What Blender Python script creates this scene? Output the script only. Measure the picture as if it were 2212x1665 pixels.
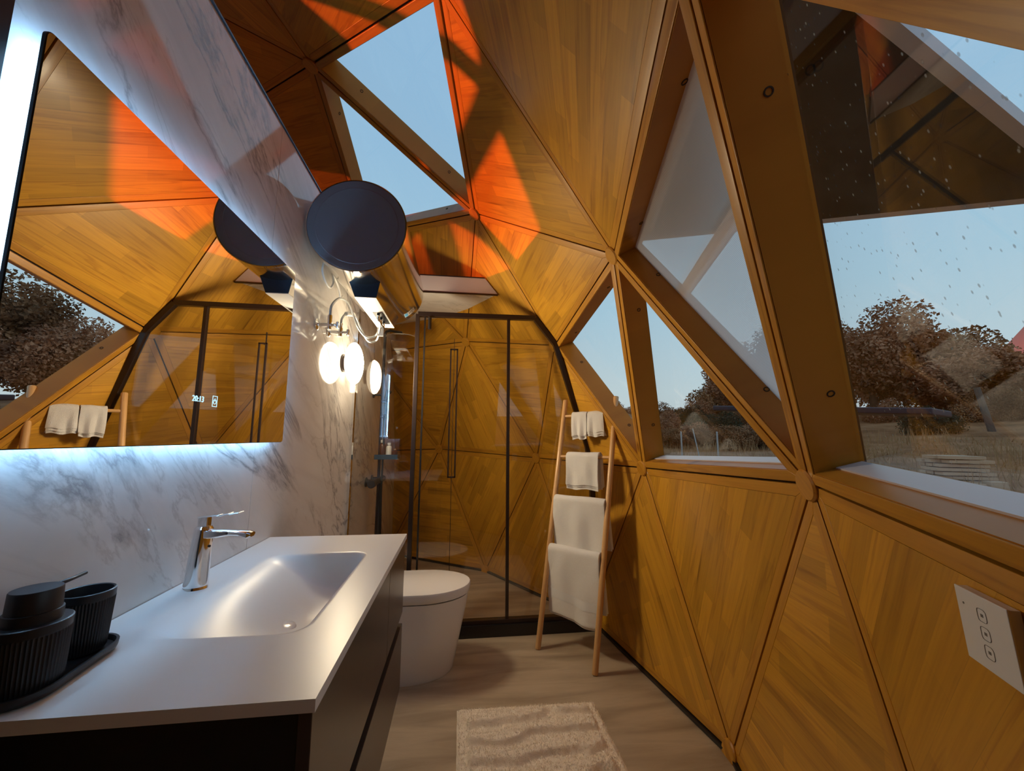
import bpy, math, random
import numpy as np
from mathutils import Vector, Matrix
random.seed(7); NR = np.random.default_rng(7)
for o in list(bpy.data.objects): bpy.data.objects.remove(o)
C = bpy.context.scene.collection
OFF = 1.19                      # camera eye height above the bathroom floor (all z below are measured from the eye)
# ------------------------------------------------------------------ camera
F = 862.78; yaw, pit, rol = [math.radians(a) for a in (7.2694, 7.3947, 0.2761)]
fw = Vector((math.sin(yaw)*math.cos(pit), math.cos(yaw)*math.cos(pit), math.sin(pit)))
r0 = Vector((math.cos(yaw), -math.sin(yaw), 0)); u0 = r0.cross(fw)
rr = r0*math.cos(rol)+u0*math.sin(rol); uu = -r0*math.sin(rol)+u0*math.cos(rol)
cd = bpy.data.cameras.new('camera'); cam = bpy.data.objects.new('camera', cd); C.objects.link(cam)
cd.sensor_width = 36; cd.sensor_fit = 'HORIZONTAL'; cd.lens = F/2212*36; cd.clip_start = .02; cd.clip_end = 2000
cam.matrix_world = Matrix(((rr.x, uu.x, -fw.x, 0), (rr.y, uu.y, -fw.y, 0), (rr.z, uu.z, -fw.z, OFF), (0, 0, 0, 1)))
sc = bpy.context.scene; sc.camera = cam
# ------------------------------------------------------------------ sky, sun, exposure
vs = sc.view_settings; vs.view_transform = 'Standard'; vs.look = 'None'; vs.gamma = 1; vs.use_curve_mapping = False
vs.exposure = 0.22
sc.cycles.max_bounces = 12; sc.cycles.transparent_max_bounces = 24
w = bpy.data.worlds.new('dusk_sky'); sc.world = w; w.use_nodes = True
nt = w.node_tree; nt.nodes.clear()
tc = nt.nodes.new('ShaderNodeTexCoord'); sx = nt.nodes.new('ShaderNodeSeparateXYZ'); cr = nt.nodes.new('ShaderNodeValToRGB')
bg = nt.nodes.new('ShaderNodeBackground'); wo = nt.nodes.new('ShaderNodeOutputWorld')
nt.links.new(tc.outputs['Generated'], sx.inputs[0]); nt.links.new(sx.outputs['Z'], cr.inputs[0])
nt.links.new(cr.outputs[0], bg.inputs[0]); nt.links.new(bg.outputs[0], wo.inputs[0])
el = cr.color_ramp.elements
el[0].position = 0.0; el[0].color = (.52, .58, .60, 1)
el[1].position = 1.0; el[1].color = (.25, .44, .66, 1)
for p, c in ((.10, (.50, .62, .66, 1)), (.30, (.37, .56, .68, 1)), (.6, (.29, .49, .68, 1))):
    e = el.new(p); e.color = c
bg.inputs[1].default_value = 1.0
AZ, EL = math.radians(12.75), math.radians(1.25)
tosun = Vector((-math.cos(AZ)*math.cos(EL), math.sin(AZ)*math.cos(EL), math.sin(EL)))
sl = bpy.data.lights.new('low_sun', 'SUN'); sl.energy = 5.8; sl.color = (1.0, .17, .035); sl.angle = math.radians(.6)
so = bpy.data.objects.new('low_sun', sl); C.objects.link(so); so.rotation_euler = tosun.to_track_quat('Z', 'Y').to_euler(); so.location = (-6, 3, 6)
# ------------------------------------------------------------------ helpers
ORG = {}
class MB:
    def __init__(s): s.v = []; s.f = []; s.uv = {}
    def add(s, vs_, fs):
        n = len(s.v); s.v += [tuple(map(float, p)) for p in vs_]; s.f += [tuple(i+n for i in f) for f in fs]; return n
    def box(s, x0, x1, y0, y1, z0, z1):
        s.add([(x0,y0,z0),(x1,y0,z0),(x1,y1,z0),(x0,y1,z0),(x0,y0,z1),(x1,y0,z1),(x1,y1,z1),(x0,y1,z1)],
              [(0,3,2,1),(4,5,6,7),(0,1,5,4),(1,2,6,5),(2,3,7,6),(3,0,4,7)]); return s
    def prism(s, lo, hi):      # two equal rings, closed
        n = len(lo); s.add(list(lo)+list(hi), [tuple(range(n-1,-1,-1)), tuple(range(n,2*n))]+[(i,(i+1)%n,(i+1)%n+n,i+n) for i in range(n)]); return s
    def beam(s, a, b, w_, d_, up=(0,0,1)):   # rectangular bar a->b ; w_ across, d_ along up-ish
        a, b = Vector(a), Vector(b); t = (b-a).normalized(); up = Vector(up); sd = t.cross(up)
        if sd.length < 1e-4: sd = t.cross(Vector((1,0,0)))
        sd.normalize(); u = sd.cross(t)
        q = [(-1,-1),(1,-1),(1,1),(-1,1)]
        s.prism([a+sd*w_/2*i+u*d_/2*j for i,j in q], [b+sd*w_/2*i+u*d_/2*j for i,j in q]); return s
    def tube(s, pts, r, n=10, cap=True):
        pts = [Vector(p) for p in pts]; R = r if isinstance(r, (list, tuple)) else [r]*len(pts)
        rings = []; prev = None
        for i, p in enumerate(pts):
            t = (pts[min(i+1, len(pts)-1)]-pts[max(i-1, 0)]).normalized()
            if prev is None: a = t.orthogonal().normalized()
            else: a = (prev-t*prev.dot(t)).normalized()
            prev = a; b = t.cross(a)
            rings.append([p+(a*math.cos(2*math.pi*k/n)+b*math.sin(2*math.pi*k/n))*R[i] for k in range(n)])
        base = len(s.v); s.v += [tuple(q) for g in rings for q in g]
        for i in range(len(rings)-1):
            for k in range(n):
                s.f.append((base+i*n+k, base+i*n+(k+1)%n, base+(i+1)*n+(k+1)%n, base+(i+1)*n+k))
        if cap: s.f.append(tuple(base+k for k in range(n-1,-1,-1))); s.f.append(tuple(base+(len(rings)-1)*n+k for k in range(n)))
        return s
    def lathe(s, c, ax, prof, n=40, sx_=1., sy_=1., cap=True):   # prof: (radius, height along ax)
        ax = Vector(ax).normalized(); a = ax.orthogonal().normalized() if abs(ax.z) < .99 else Vector((1,0,0)); b = ax.cross(a); c = Vector(c)
        base = len(s.v)
        for (r, h) in prof:
            for k in range(n):
                t = 2*math.pi*k/n; s.v.append(tuple(c+ax*h+a*(r*sx_*math.cos(t))+b*(r*sy_*math.sin(t))))
        for i in range(len(prof)-1):
            for k in range(n): s.f.append((base+i*n+k, base+i*n+(k+1)%n, base+(i+1)*n+(k+1)%n, base+(i+1)*n+k))
        if cap and prof[0][0] > 1e-6: s.f.append(tuple(base+k for k in range(n-1,-1,-1)))
        if cap and prof[-1][0] > 1e-6: s.f.append(tuple(base+(len(prof)-1)*n+k for k in range(n)))
        return s
    def build(s, name, mat, parent=None, smooth=False, uvf=None, bevel=0, kind=None, seg=2):
        o_ = ORG.get(parent.name, Vector((0,0,-OFF))) if parent else Vector((0,0,-OFF))
        me = bpy.data.meshes.new(name); me.from_pydata([(x-o_.x, y-o_.y, z-o_.z) for x,y,z in s.v], [], s.f)
        me.materials.append(mat)
        if uvf:
            ul = me.uv_layers.new(name='UVMap')
            for li, l in enumerate(me.loops): ul.data[li].uv = uvf(Vector(s.v[l.vertex_index]))
        me.validate()
        if smooth: me.polygons.foreach_set('use_smooth', [True]*len(me.polygons))
        o = bpy.data.objects.new(name, me); C.objects.link(o)
        if parent: o.parent = parent; ORG[o.name] = o_
        if bevel:
            m = o.modifiers.new('bevel', 'BEVEL'); m.width = bevel; m.segments = seg; m.limit_method = 'ANGLE'; m.angle_limit = math.radians(40)
            if smooth is False: me.polygons.foreach_set('use_smooth', [True]*len(me.polygons)); o.modifiers.new('wn', 'WEIGHTED_NORMAL')
        if kind: o['kind'] = kind
        return o
def sharp(o, ang=35):
    me = o.data; me.polygons.foreach_set('use_smooth', [True]*len(me.polygons))
    try: me.set_sharp_from_angle(angle=math.radians(ang))
    except Exception: pass
    return o
def empty(name, loc, label=None, cat=None, group=None, kind=None):
    o = bpy.data.objects.new(name, None); C.objects.link(o); o.empty_display_size = .05
    o.location = (loc[0], loc[1], loc[2]+OFF); ORG[o.name] = Vector(loc)
    return tag(o, label, cat, group, kind)
def tag(o, label=None, cat=None, group=None, kind=None):
    if label: o['label'] = label
    if cat: o['category'] = cat
    if group: o['group'] = group
    if kind: o['kind'] = kind
    return o
# ------------------------------------------------------------------ materials
def newmat(name):
    m = bpy.data.materials.new(name); m.use_nodes = True; return m, m.node_tree, m.node_tree.nodes['Principled BSDF']
def plain(name, col, rough=.5, metal=0, spec=.5, coat=0, bump=0, bscale=200):
    m, t, p = newmat(name); p.inputs['Base Color'].default_value = (*col, 1); p.inputs['Roughness'].default_value = rough
    p.inputs['Metallic'].default_value = metal; p.inputs['Specular IOR Level'].default_value = spec
    p.inputs['Coat Weight'].default_value = coat; p.inputs['Coat Roughness'].default_value = .08
    if bump:
        n = t.nodes.new('ShaderNodeTexNoise'); n.inputs['Scale'].default_value = bscale; n.inputs['Detail'].default_value = 4
        c = t.nodes.new('ShaderNodeTexCoord'); t.links.new(c.outputs['Object'], n.inputs['Vector'])
        b = t.nodes.new('ShaderNodeBump'); b.inputs['Strength'].default_value = bump; b.inputs['Distance'].default_value = .004
        t.links.new(n.outputs['Fac'], b.inputs['Height']); t.links.new(b.outputs[0], p.inputs['Normal'])
    return m
def emit(name, col, st):
    m = bpy.data.materials.new(name); m.use_nodes = True; t = m.node_tree; t.nodes.clear()
    e = t.nodes.new('ShaderNodeEmission'); e.inputs[0].default_value = (*col, 1); e.inputs[1].default_value = st
    o = t.nodes.new('ShaderNodeOutputMaterial'); t.links.new(e.outputs[0], o.inputs[0]); return m
def ramp(t, fac, stops):
    r = t.nodes.new('ShaderNodeValToRGB'); e = r.color_ramp.elements
    e[0].position = stops[0][0]; e[0].color = (*stops[0][1], 1); e[1].position = stops[-1][0]; e[1].color = (*stops[-1][1], 1)
    for p, c in stops[1:-1]: x = e.new(p); x.color = (*c, 1)
    t.links.new(fac, r.inputs[0]); return r.outputs[0]
def mathn(t, op, a, b=None):
    n = t.nodes.new('ShaderNodeMath'); n.operation = op
    for i, v in enumerate((a, b)):
        if v is None: continue
        if isinstance(v, (int, float)): n.inputs[i].default_value = v
        else: t.links.new(v, n.inputs[i])
    return n.outputs[0]
def mixc(t, fac, a, b, mode='MIX'):
    n = t.nodes.new('ShaderNodeMix'); n.data_type = 'RGBA'; n.blend_type = mode
    for s_, v in ((0, fac), (6, a), (7, b)):
        if isinstance(v, (int, float)): n.inputs[s_].default_value = v
        elif isinstance(v, tuple): n.inputs[s_].default_value = (*v, 1)
        else: t.links.new(v, n.inputs[s_])
    return n.outputs[2]
def wood(name, base, var=.35, stave=.062, length=.42, rough=.38, knots=False):
    """finger-jointed pine board: UV x runs along the grain in metres"""
    m, t, p = newmat(name)
    uv = t.nodes.new('ShaderNodeUVMap'); uv.uv_map = 'UVMap'
    br = t.nodes.new('ShaderNodeTexBrick'); br.offset = .37; br.offset_frequency = 2; br.squash = 1
    t.links.new(uv.outputs[0], br.inputs['Vector'])
    br.inputs['Color1'].default_value = (.15,.15,.15,1); br.inputs['Color2'].default_value = (.85,.85,.85,1); br.inputs['Mortar'].default_value = (.3,.3,.3,1)
    br.inputs['Scale'].default_value = 1; br.inputs['Mortar Size'].default_value = .0007; br.inputs['Mortar Smooth'].default_value = .3
    br.inputs['Brick Width'].default_value = length; br.inputs['Row Height'].default_value = stave
    sep = t.nodes.new('ShaderNodeSeparateXYZ'); t.links.new(uv.outputs[0], sep.inputs[0])
    row = mathn(t, 'FLOOR', mathn(t, 'DIVIDE', sep.outputs[1], stave))
    cmb = t.nodes.new('ShaderNodeCombineXYZ')
    t.links.new(mathn(t, 'ADD', mathn(t, 'MULTIPLY', sep.outputs[0], 1.6), mathn(t, 'MULTIPLY', row, 3.7)), cmb.inputs[0])
    t.links.new(mathn(t, 'MULTIPLY', sep.outputs[1], 26), cmb.inputs[1]); t.links.new(mathn(t, 'MULTIPLY', row, 1.7), cmb.inputs[2])
    n1 = t.nodes.new('ShaderNodeTexNoise'); n1.inputs['Scale'].default_value = 1.0; n1.inputs['Detail'].default_value = 5; n1.inputs['Distortion'].default_value = .6
    t.links.new(cmb.outputs[0], n1.inputs['Vector'])
    cm2 = t.nodes.new('ShaderNodeCombineXYZ')
    t.links.new(mathn(t, 'MULTIPLY', sep.outputs[0], 5), cm2.inputs[0]); t.links.new(mathn(t, 'MULTIPLY', sep.outputs[1], 160), cm2.inputs[1]); t.links.new(row, cm2.inputs[2])
    n2 = t.nodes.new('ShaderNodeTexNoise'); n2.inputs['Scale'].default_value = 1.0; n2.inputs['Detail'].default_value = 3
    t.links.new(cm2.outputs[0], n2.inputs['Vector'])
    d = tuple(c*(1-var*.9) for c in base); l = tuple(min(1, c*(1+var*.45)) for c in base)
    col = mixc(t, br.outputs['Color'], d, l)
    g = ramp(t, n1.outputs['Fac'], [(.28, (.50,.38,.28)), (.40, (.95,.92,.9)), (.55, (1.05,1.05,1.05)), (.63, (.70,.60,.50)), (.67, (1,1,1))])
    col = mixc(t, .75, col, g, 'MULTIPLY')
    g2 = ramp(t, n2.outputs['Fac'], [(.3, (.86,.83,.8)), (.6, (1.05,1.05,1.05))])
    col = mixc(t, .6, col, g2, 'MULTIPLY')
    if knots:
        vo = t.nodes.new('ShaderNodeTexVoronoi'); vo.inputs['Scale'].default_value = 2.3; mp = t.nodes.new('ShaderNodeMapping'); mp.inputs['Scale'].default_value = (.8, 2.2, 1)
        t.links.new(uv.outputs[0], mp.inputs[0]); t.links.new(mp.outputs[0], vo.inputs['Vector'])
        k = ramp(t, vo.outputs['Distance'], [(.03, (.35,.22,.15)), (.075, (1,1,1))]); col = mixc(t, .8, col, k, 'MULTIPLY')
    t.links.new(col, p.inputs['Base Color']); p.inputs['Roughness'].default_value = rough; p.inputs['Coat Weight'].default_value = .25; p.inputs['Coat Roughness'].default_value = .18
    if name == 'pine_reveal': p.inputs['Coat Weight'].default_value = 0; p.inputs['Specular IOR Level'].default_value = .25
    b = t.nodes.new('ShaderNodeBump'); b.inputs['Strength'].default_value = .12; b.inputs['Distance'].default_value = .0015
    t.links.new(n2.outputs['Fac'], b.inputs['Height']); t.links.new(b.outputs[0], p.inputs['Normal'])
    return m
WB = (.60, .295, .022)
M = {}
M['wood'] = wood('honey_pine_panel', WB)
M['trim'] = wood('honey_pine_trim', (.54, .25, .020), var=.12, stave=.5, length=3., knots=True)
M['reveal'] = wood('pine_reveal', (.48, .20, .022), var=.10, stave=.5, length=3., knots=True)
M['bamboo'] = wood('bamboo_rail', (.66, .38, .155), var=.10, stave=.2, length=2., rough=.4)
def glassy(name, tint=(.97,.98,.98), refl=1.0, specks=False, body=0., bodycol=(.7,.75,.78)):
    m = bpy.data.materials.new(name); m.use_nodes = True; t = m.node_tree; t.nodes.clear()
    tr = t.nodes.new('ShaderNodeBsdfTransparent'); tr.inputs[0].default_value = (*tint, 1)
    gl = t.nodes.new('ShaderNodeBsdfGlossy'); gl.inputs['Roughness'].default_value = .005; gl.inputs[0].default_value = (refl,)*3+(1,)
    lw = t.nodes.new('ShaderNodeLayerWeight'); lw.inputs[0].default_value = .5      # Schlick reflectance, same from both sides
    fac = mathn(t, 'ADD', mathn(t, 'MULTIPLY', mathn(t, 'POWER', lw.outputs['Facing'], 5), .93), .042)
    mx = t.nodes.new('ShaderNodeMixShader'); t.links.new(fac, mx.inputs[0]); t.links.new(tr.outputs[0], mx.inputs[1]); t.links.new(gl.outputs[0], mx.inputs[2])
    out = t.nodes.new('ShaderNodeOutputMaterial'); last = mx.outputs[0]
    if specks or body:
        df = t.nodes.new('ShaderNodeBsdfDiffuse'); df.inputs[0].default_value = (*bodycol, 1); m2 = t.nodes.new('ShaderNodeMixShader')
        if specks:
            vo = t.nodes.new('ShaderNodeTexVoronoi'); vo.inputs['Scale'].default_value = 62; vo.inputs['Randomness'].default_value = 1
            c = t.nodes.new('ShaderNodeTexCoord'); mp = t.nodes.new('ShaderNodeMapping'); mp.inputs['Scale'].default_value = (1, 1, .55)
            t.links.new(c.outputs['Object'], mp.inputs[0]); t.links.new(mp.outputs[0], vo.inputs['Vector'])
            sp = ramp(t, vo.outputs['Distance'], [(.07, (1,1,1)), (.13, (0,0,0))])
            cl = mathn(t, 'GREATER_THAN', vo.outputs['Color'], .12)
            t.links.new(mathn(t, 'MULTIPLY', mathn(t, 'MULTIPLY', sp, cl), .55), m2.inputs[0])
        else: m2.inputs[0].default_value = body
        t.links.new(last, m2.inputs[1]); t.links.new(df.outputs[0], m2.inputs[2]); last = m2.outputs[0]
    t.links.new(last, out.inputs[0]); return m
M['glass'] = glassy('window_glass'); M['glass_drops'] = glassy('window_glass_with_dried_drops', specks=True, bodycol=(.45,.5,.52))
M['shower_glass'] = glassy('shower_glass', tint=(.985,.988,.98))
M['tint'] = plain('dark_tinted_sash_glass', (.012,.014,.016), .03, 0, .8)
def screen_mat():
    m = bpy.data.materials.new('white_insect_screen'); m.use_nodes = True; t = m.node_tree; t.nodes.clear()
    tr = t.nodes.new('ShaderNodeBsdfTransparent'); df = t.nodes.new('ShaderNodeBsdfDiffuse'); df.inputs[0].default_value = (.85,.87,.9,1)
    tl = t.nodes.new('ShaderNodeBsdfTranslucent'); tl.inputs[0].default_value = (.9,.92,.95,1)
    a = t.nodes.new('ShaderNodeMixShader'); a.inputs[0].default_value = .75; t.links.new(df.outputs[0], a.inputs[1]); t.links.new(tl.outputs[0], a.inputs[2])
    uv = t.nodes.new('ShaderNodeTexCoord'); sp = t.nodes.new('ShaderNodeSeparateXYZ'); t.links.new(uv.outputs['Object'], sp.inputs[0])
    sy = mathn(t, 'SINE', mathn(t, 'MULTIPLY', sp.outputs[2], 1700)); f = mathn(t, 'ADD', mathn(t, 'MULTIPLY', sy, .10), .52)
    b = t.nodes.new('ShaderNodeMixShader'); t.links.new(f, b.inputs[0]); t.links.new(tr.outputs[0], b.inputs[1]); t.links.new(a.outputs[0], b.inputs[2])
    o = t.nodes.new('ShaderNodeOutputMaterial'); t.links.new(b.outputs[0], o.inputs[0]); return m
M['screen'] = screen_mat()
def marble():
    m, t, p = newmat('white_marble_slab')
    c = t.nodes.new('ShaderNodeTexCoord'); m0 = t.nodes.new('ShaderNodeMapping'); m0.inputs['Rotation'].default_value = (math.radians(36), 0, 0); mp = t.nodes.new('ShaderNodeMapping'); mp.inputs['Scale'].default_value = (1, .55, 1.8)
    t.links.new(c.outputs['Object'], m0.inputs[0]); t.links.new(m0.outputs[0], mp.inputs[0])
    def vein(scale, det, dist, wid, off):
        n = t.nodes.new('ShaderNodeTexNoise'); n.inputs['Scale'].default_value = scale; n.inputs['Detail'].default_value = det; n.inputs['Distortion'].default_value = dist; n.inputs['Roughness'].default_value = .62
        mo = t.nodes.new('ShaderNodeVectorMath'); mo.inputs[1].default_value = (off, off*2, 0); t.links.new(mp.outputs[0], mo.inputs[0]); t.links.new(mo.outputs[0], n.inputs['Vector'])
        a = mathn(t, 'ABSOLUTE', mathn(t, 'SUBTRACT', n.outputs['Fac'], .5)); return ramp(t, a, [(0, (1,1,1)), (wid*.35, (.45,.45,.45)), (wid, (0,0,0))])
    v1 = vein(1.25, 9, .9, .030, 3.1); v2 = vein(2.1, 9, .7, .018, 9.3); v3 = vein(.62, 6, .9, .13, 3.4)
    ms = t.nodes.new('ShaderNodeTexNoise'); ms.inputs['Scale'].default_value = 1.8; t.links.new(mp.outputs[0], ms.inputs['Vector'])
    mk = ramp(t, ms.outputs['Fac'], [(.38, (0,0,0)), (.52, (1,1,1))])
    col = mixc(t, mathn(t, 'MULTIPLY', v3, .6), (.80,.79,.78), (.58,.56,.55))
    col = mixc(t, mathn(t, 'MULTIPLY', mathn(t, 'MULTIPLY', v1, mk), .85), col, (.27,.26,.27))
    col = mixc(t, mathn(t, 'MULTIPLY', mathn(t, 'MULTIPLY', v2, mk), .45), col, (.40,.37,.36))
    t.links.new(col, p.inputs['Base Color']); p.inputs['Roughness'].default_value = .06; p.inputs['Specular IOR Level'].default_value = .6; return m
M['marble'] = marble()
def floor_mat():
    m, t, p = newmat('greige_stone_vinyl'); c = t.nodes.new('ShaderNodeTexCoord'); mp = t.nodes.new('ShaderNodeMapping'); mp.inputs['Scale'].default_value = (1.2, 7, 1); mp.inputs['Rotation'].default_value = (0,0,.15)
    t.links.new(c.outputs['Object'], mp.inputs[0]); n = t.nodes.new('ShaderNodeTexNoise'); n.inputs['Scale'].default_value = 1.6; n.inputs['Detail'].default_value = 8; n.inputs['Distortion'].default_value = .5; t.links.new(mp.outputs[0], n.inputs['Vector'])
    col = ramp(t, n.outputs['Fac'], [(.3, (.29,.225,.155)), (.48, (.40,.32,.225)), (.62, (.49,.40,.285)), (.70, (.43,.35,.25)), (.8, (.56,.47,.35))])
    n2 = t.nodes.new('ShaderNodeTexNoise'); n2.inputs['Scale'].default_value = 3; n2.inputs['Detail'].default_value = 6; t.links.new(mp.outputs[0], n2.inputs['Vector'])
    a = mathn(t, 'ABSOLUTE', mathn(t, 'SUBTRACT', n2.outputs['Fac'], .5)); v = ramp(t, a, [(0, (1,1,1)), (.006, (0,0,0))]); col = mixc(t, mathn(t, 'MULTIPLY', v, .22), col, (.5,.43,.35))
    t.links.new(col, p.inputs['Base Color']); p.inputs['Roughness'].default_value = .42; return m
M['floor'] = floor_mat()
M['black'] = plain('black_anodised', (.012,.010,.010), .35); M['chrome'] = plain('chrome', (.86,.88,.9), .06, 1); M['steel'] = plain('polished_steel', (.72,.68,.62), .14, 1)
M['bronze'] = plain('dark_bronze_frame', (.030,.018,.015), .32, .3); M['ceramic'] = plain('white_ceramic', (.80,.78,.76), .16); M['basin'] = plain('matt_white_solid_surface', (.78,.77,.75), .32)
M['cab'] = plain('dark_brown_lacquer', (.060,.043,.034), .30, 0, .5); M['cabside'] = plain('black_lacquer_side', (.012,.011,.013), .35)
M['mattblack'] = plain('matt_black_plastic', (.012,.013,.016), .42); M['heatcap'] = plain('charcoal_enamel', (.12,.145,.175), .40)
M['white'] = plain('white_plastic', (.75,.75,.73), .4); M['sill'] = plain('white_sill_board', (.62,.58,.60), .35); M['dark'] = plain('seam_shadow_gap', (.03,.014,.004), .8); M['darkgrey'] = plain('dark_blue_panel', (.035,.070,.115), .25)
M['towel'] = plain('white_terry', (.86,.83,.79), .95, 0, .1, 0, .9, 420); M['rug'] = plain('cream_cotton_pile', (.93,.84,.71), .95, 0, .1, 0, .5, 300)
M['mirror'] = plain('mirror_silver', (.93,.93,.93), .0, 1); M['rubber'] = plain('black_rubber_hose', (.02,.02,.02), .5); M['braid'] = plain('braided_steel_hose', (.36,.38,.40), .35, .9, bump=.4, bscale=900)
M['label'] = plain('white_label', (.75,.74,.72), .5); M['blue'] = plain('label_blue', (.08,.35,.65), .5); M['ink'] = plain('grey_print', (.16,.15,.14), .5); M['amber'] = plain('amber_plastic', (.10,.035,.01), .2); M['brass'] = plain('brass', (.75,.5,.22), .25, 1)
M['lamp'] = emit('opal_lamp_glow', (1.0, .82, .55), 86.); M['lamp_dim'] = emit('opal_lamp_rim_glow', (1.0, .82, .55), 5.); M['led'] = emit('mirror_led_glow', (.33, .64, 1.0), 66.); M['digit'] = emit('clock_digit_glow', (.45,.80,1.0), 1.3)
M['shell'] = plain('outer_shingle_shell', (.05,.045,.04), .8)
# ------------------------------------------------------------------ dome geometry: 3-frequency geodesic sphere
DR, DA, DC = 2.89434, 0.345088, Vector((-1.80264, 1.76819, -0.66274))
def dome():
    V = [np.array((0,0,1.))]; z = 1/5**.5; r = 2/5**.5
    V += [np.array((r*math.cos(2*math.pi*i/5), r*math.sin(2*math.pi*i/5), z)) for i in range(5)]
    V += [np.array((r*math.cos(2*math.pi*(i+.5)/5), r*math.sin(2*math.pi*(i+.5)/5), -z)) for i in range(5)]; V += [np.array((0,0,-1.))]
    Fc = []
    for i in range(5):
        j = (i+1) % 5; Fc += [(0,1+i,1+j), (1+i,6+i,1+j), (1+j,6+i,6+j), (11,6+j,6+i)]
    out = []; key = {}; tris = []
    def add(v):
        v = v/np.linalg.norm(v); k = tuple(np.round(v, 5)+0.0)
        if k not in key: key[k] = len(out); out.append(v)
        return key[k]
    for a, b, c in Fc:
        a, b, c = V[a], V[b], V[c]; g = {}
        for i in range(4):
            for j in range(4-i): g[i, j] = add((a*(3-i-j)+b*i+c*j)/3)
        for i in range(3):
            for j in range(3-i):
                tris.append((g[i,j], g[i+1,j], g[i,j+1]))
                if i+j < 2: tris.append((g[i+1,j], g[i+1,j+1], g[i,j+1]))
    c_, s_ = math.cos(DA), math.sin(DA)
    return [Vector((DR*(v[0]*c_-v[1]*s_), DR*(v[0]*s_+v[1]*c_), DR*v[2]))+DC for v in out], tris
NODE, TRIS = dome()
NODE[73] = NODE[85]+(NODE[73]-NODE[85])*1.05
for i, n in enumerate(NODE):
    if -1.3 < n.z < -1.0: n.z = -1.175
    NODE[i] = n
TRIS = [tuple(sorted(t)) for t in TRIS if min(NODE[i].z for i in t) > -1.3]
WIN = [(9,83,86), (83,85,86), (83,84,85), (73,84,85), (4,7,82), (4,5,7),
       (28,29,49), (28,29,31), (29,31,32), (31,32,33), (2,31,33), (1,2,31),
       (30,32,35), (32,33,34), (32,34,35), (30,35,37), (16,33,34), (3,16,33)]  # unseen living-side windows, added to let sun onto the marble wall's back
GRAIN = {(85,86,87):(.09,.46,-.88),(74,85,87):(-.28,-.96,.05),(73,74,85):(.33,.51,-.8),(86,87,88):(.02,-.56,-.82),(10,86,88):(-.02,.2,-.98),(9,10,86):(.37,-.91,-.18),(7,9,83):(-.08,.99,-.14),(7,82,83):(.51,-.69,-.52),(82,83,84):(.31,.95,-.04),(5,7,8):(-.01,.85,-.53),(7,8,9):(.56,.2,-.8),(8,9,10):(.57,-.81,-.12),(8,10,11):(.39,0,-.92),(6,8,11):(.85,-.52,-.11),(10,11,13):(-.31,.41,-.86),(10,13,88):(-.29,.36,-.89),(11,13,14):(.83,-.56,0),(1,4,5):(.89,-.45,-.06),(0,1,4):(.96,.22,-.16),(4,64,82):(.5,-.81,-.31),(0,4,64):(.56,.82,-.07)}
def grp_of(c):
    if c.z > 1.35: return 'ceiling'
    if c.x < -1.6: return 'wall_left' if c.y > -.2 else 'wall_front'
    if c.y > 2.9: return 'wall_back'
    if c.y < 0: return 'wall_front'
    return 'wall_right'
ROOT = {g: empty(g, (0,0,-OFF), kind='structure') for g in ('wall_right', 'wall_back', 'ceiling', 'wall_left', 'wall_front')}
def inset(P, d, n):       # shift each edge of triangle P inwards by d (P ordered so n is the normal)
    ctr = sum(P, Vector())/3; res = []
    L = []
    for i in range(3):
        a, b = P[i], P[(i+1) % 3]; e = (b-a).normalized(); q = n.cross(e)
        if q.dot(ctr-a) < 0: q = -q
        L.append((a+q*d, e))
    for i in range(3):
        p0, e0 = L[i-1]; p1, e1 = L[i]
        w0 = p1-p0; c = e0.cross(e1); t = w0.cross(e1).dot(c)/c.dot(c); res.append(p0+e0*t)
    return res
def uvgen(o, g, n):
    v = n.cross(g); off = random.random()*5
    return lambda p: ((p-o).dot(g)+off, (p-o).dot(v)+off*1.3)
GAP, STR, DEP = .0035, .034, .108
wn_i = 0; WINROOT = {}
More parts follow.
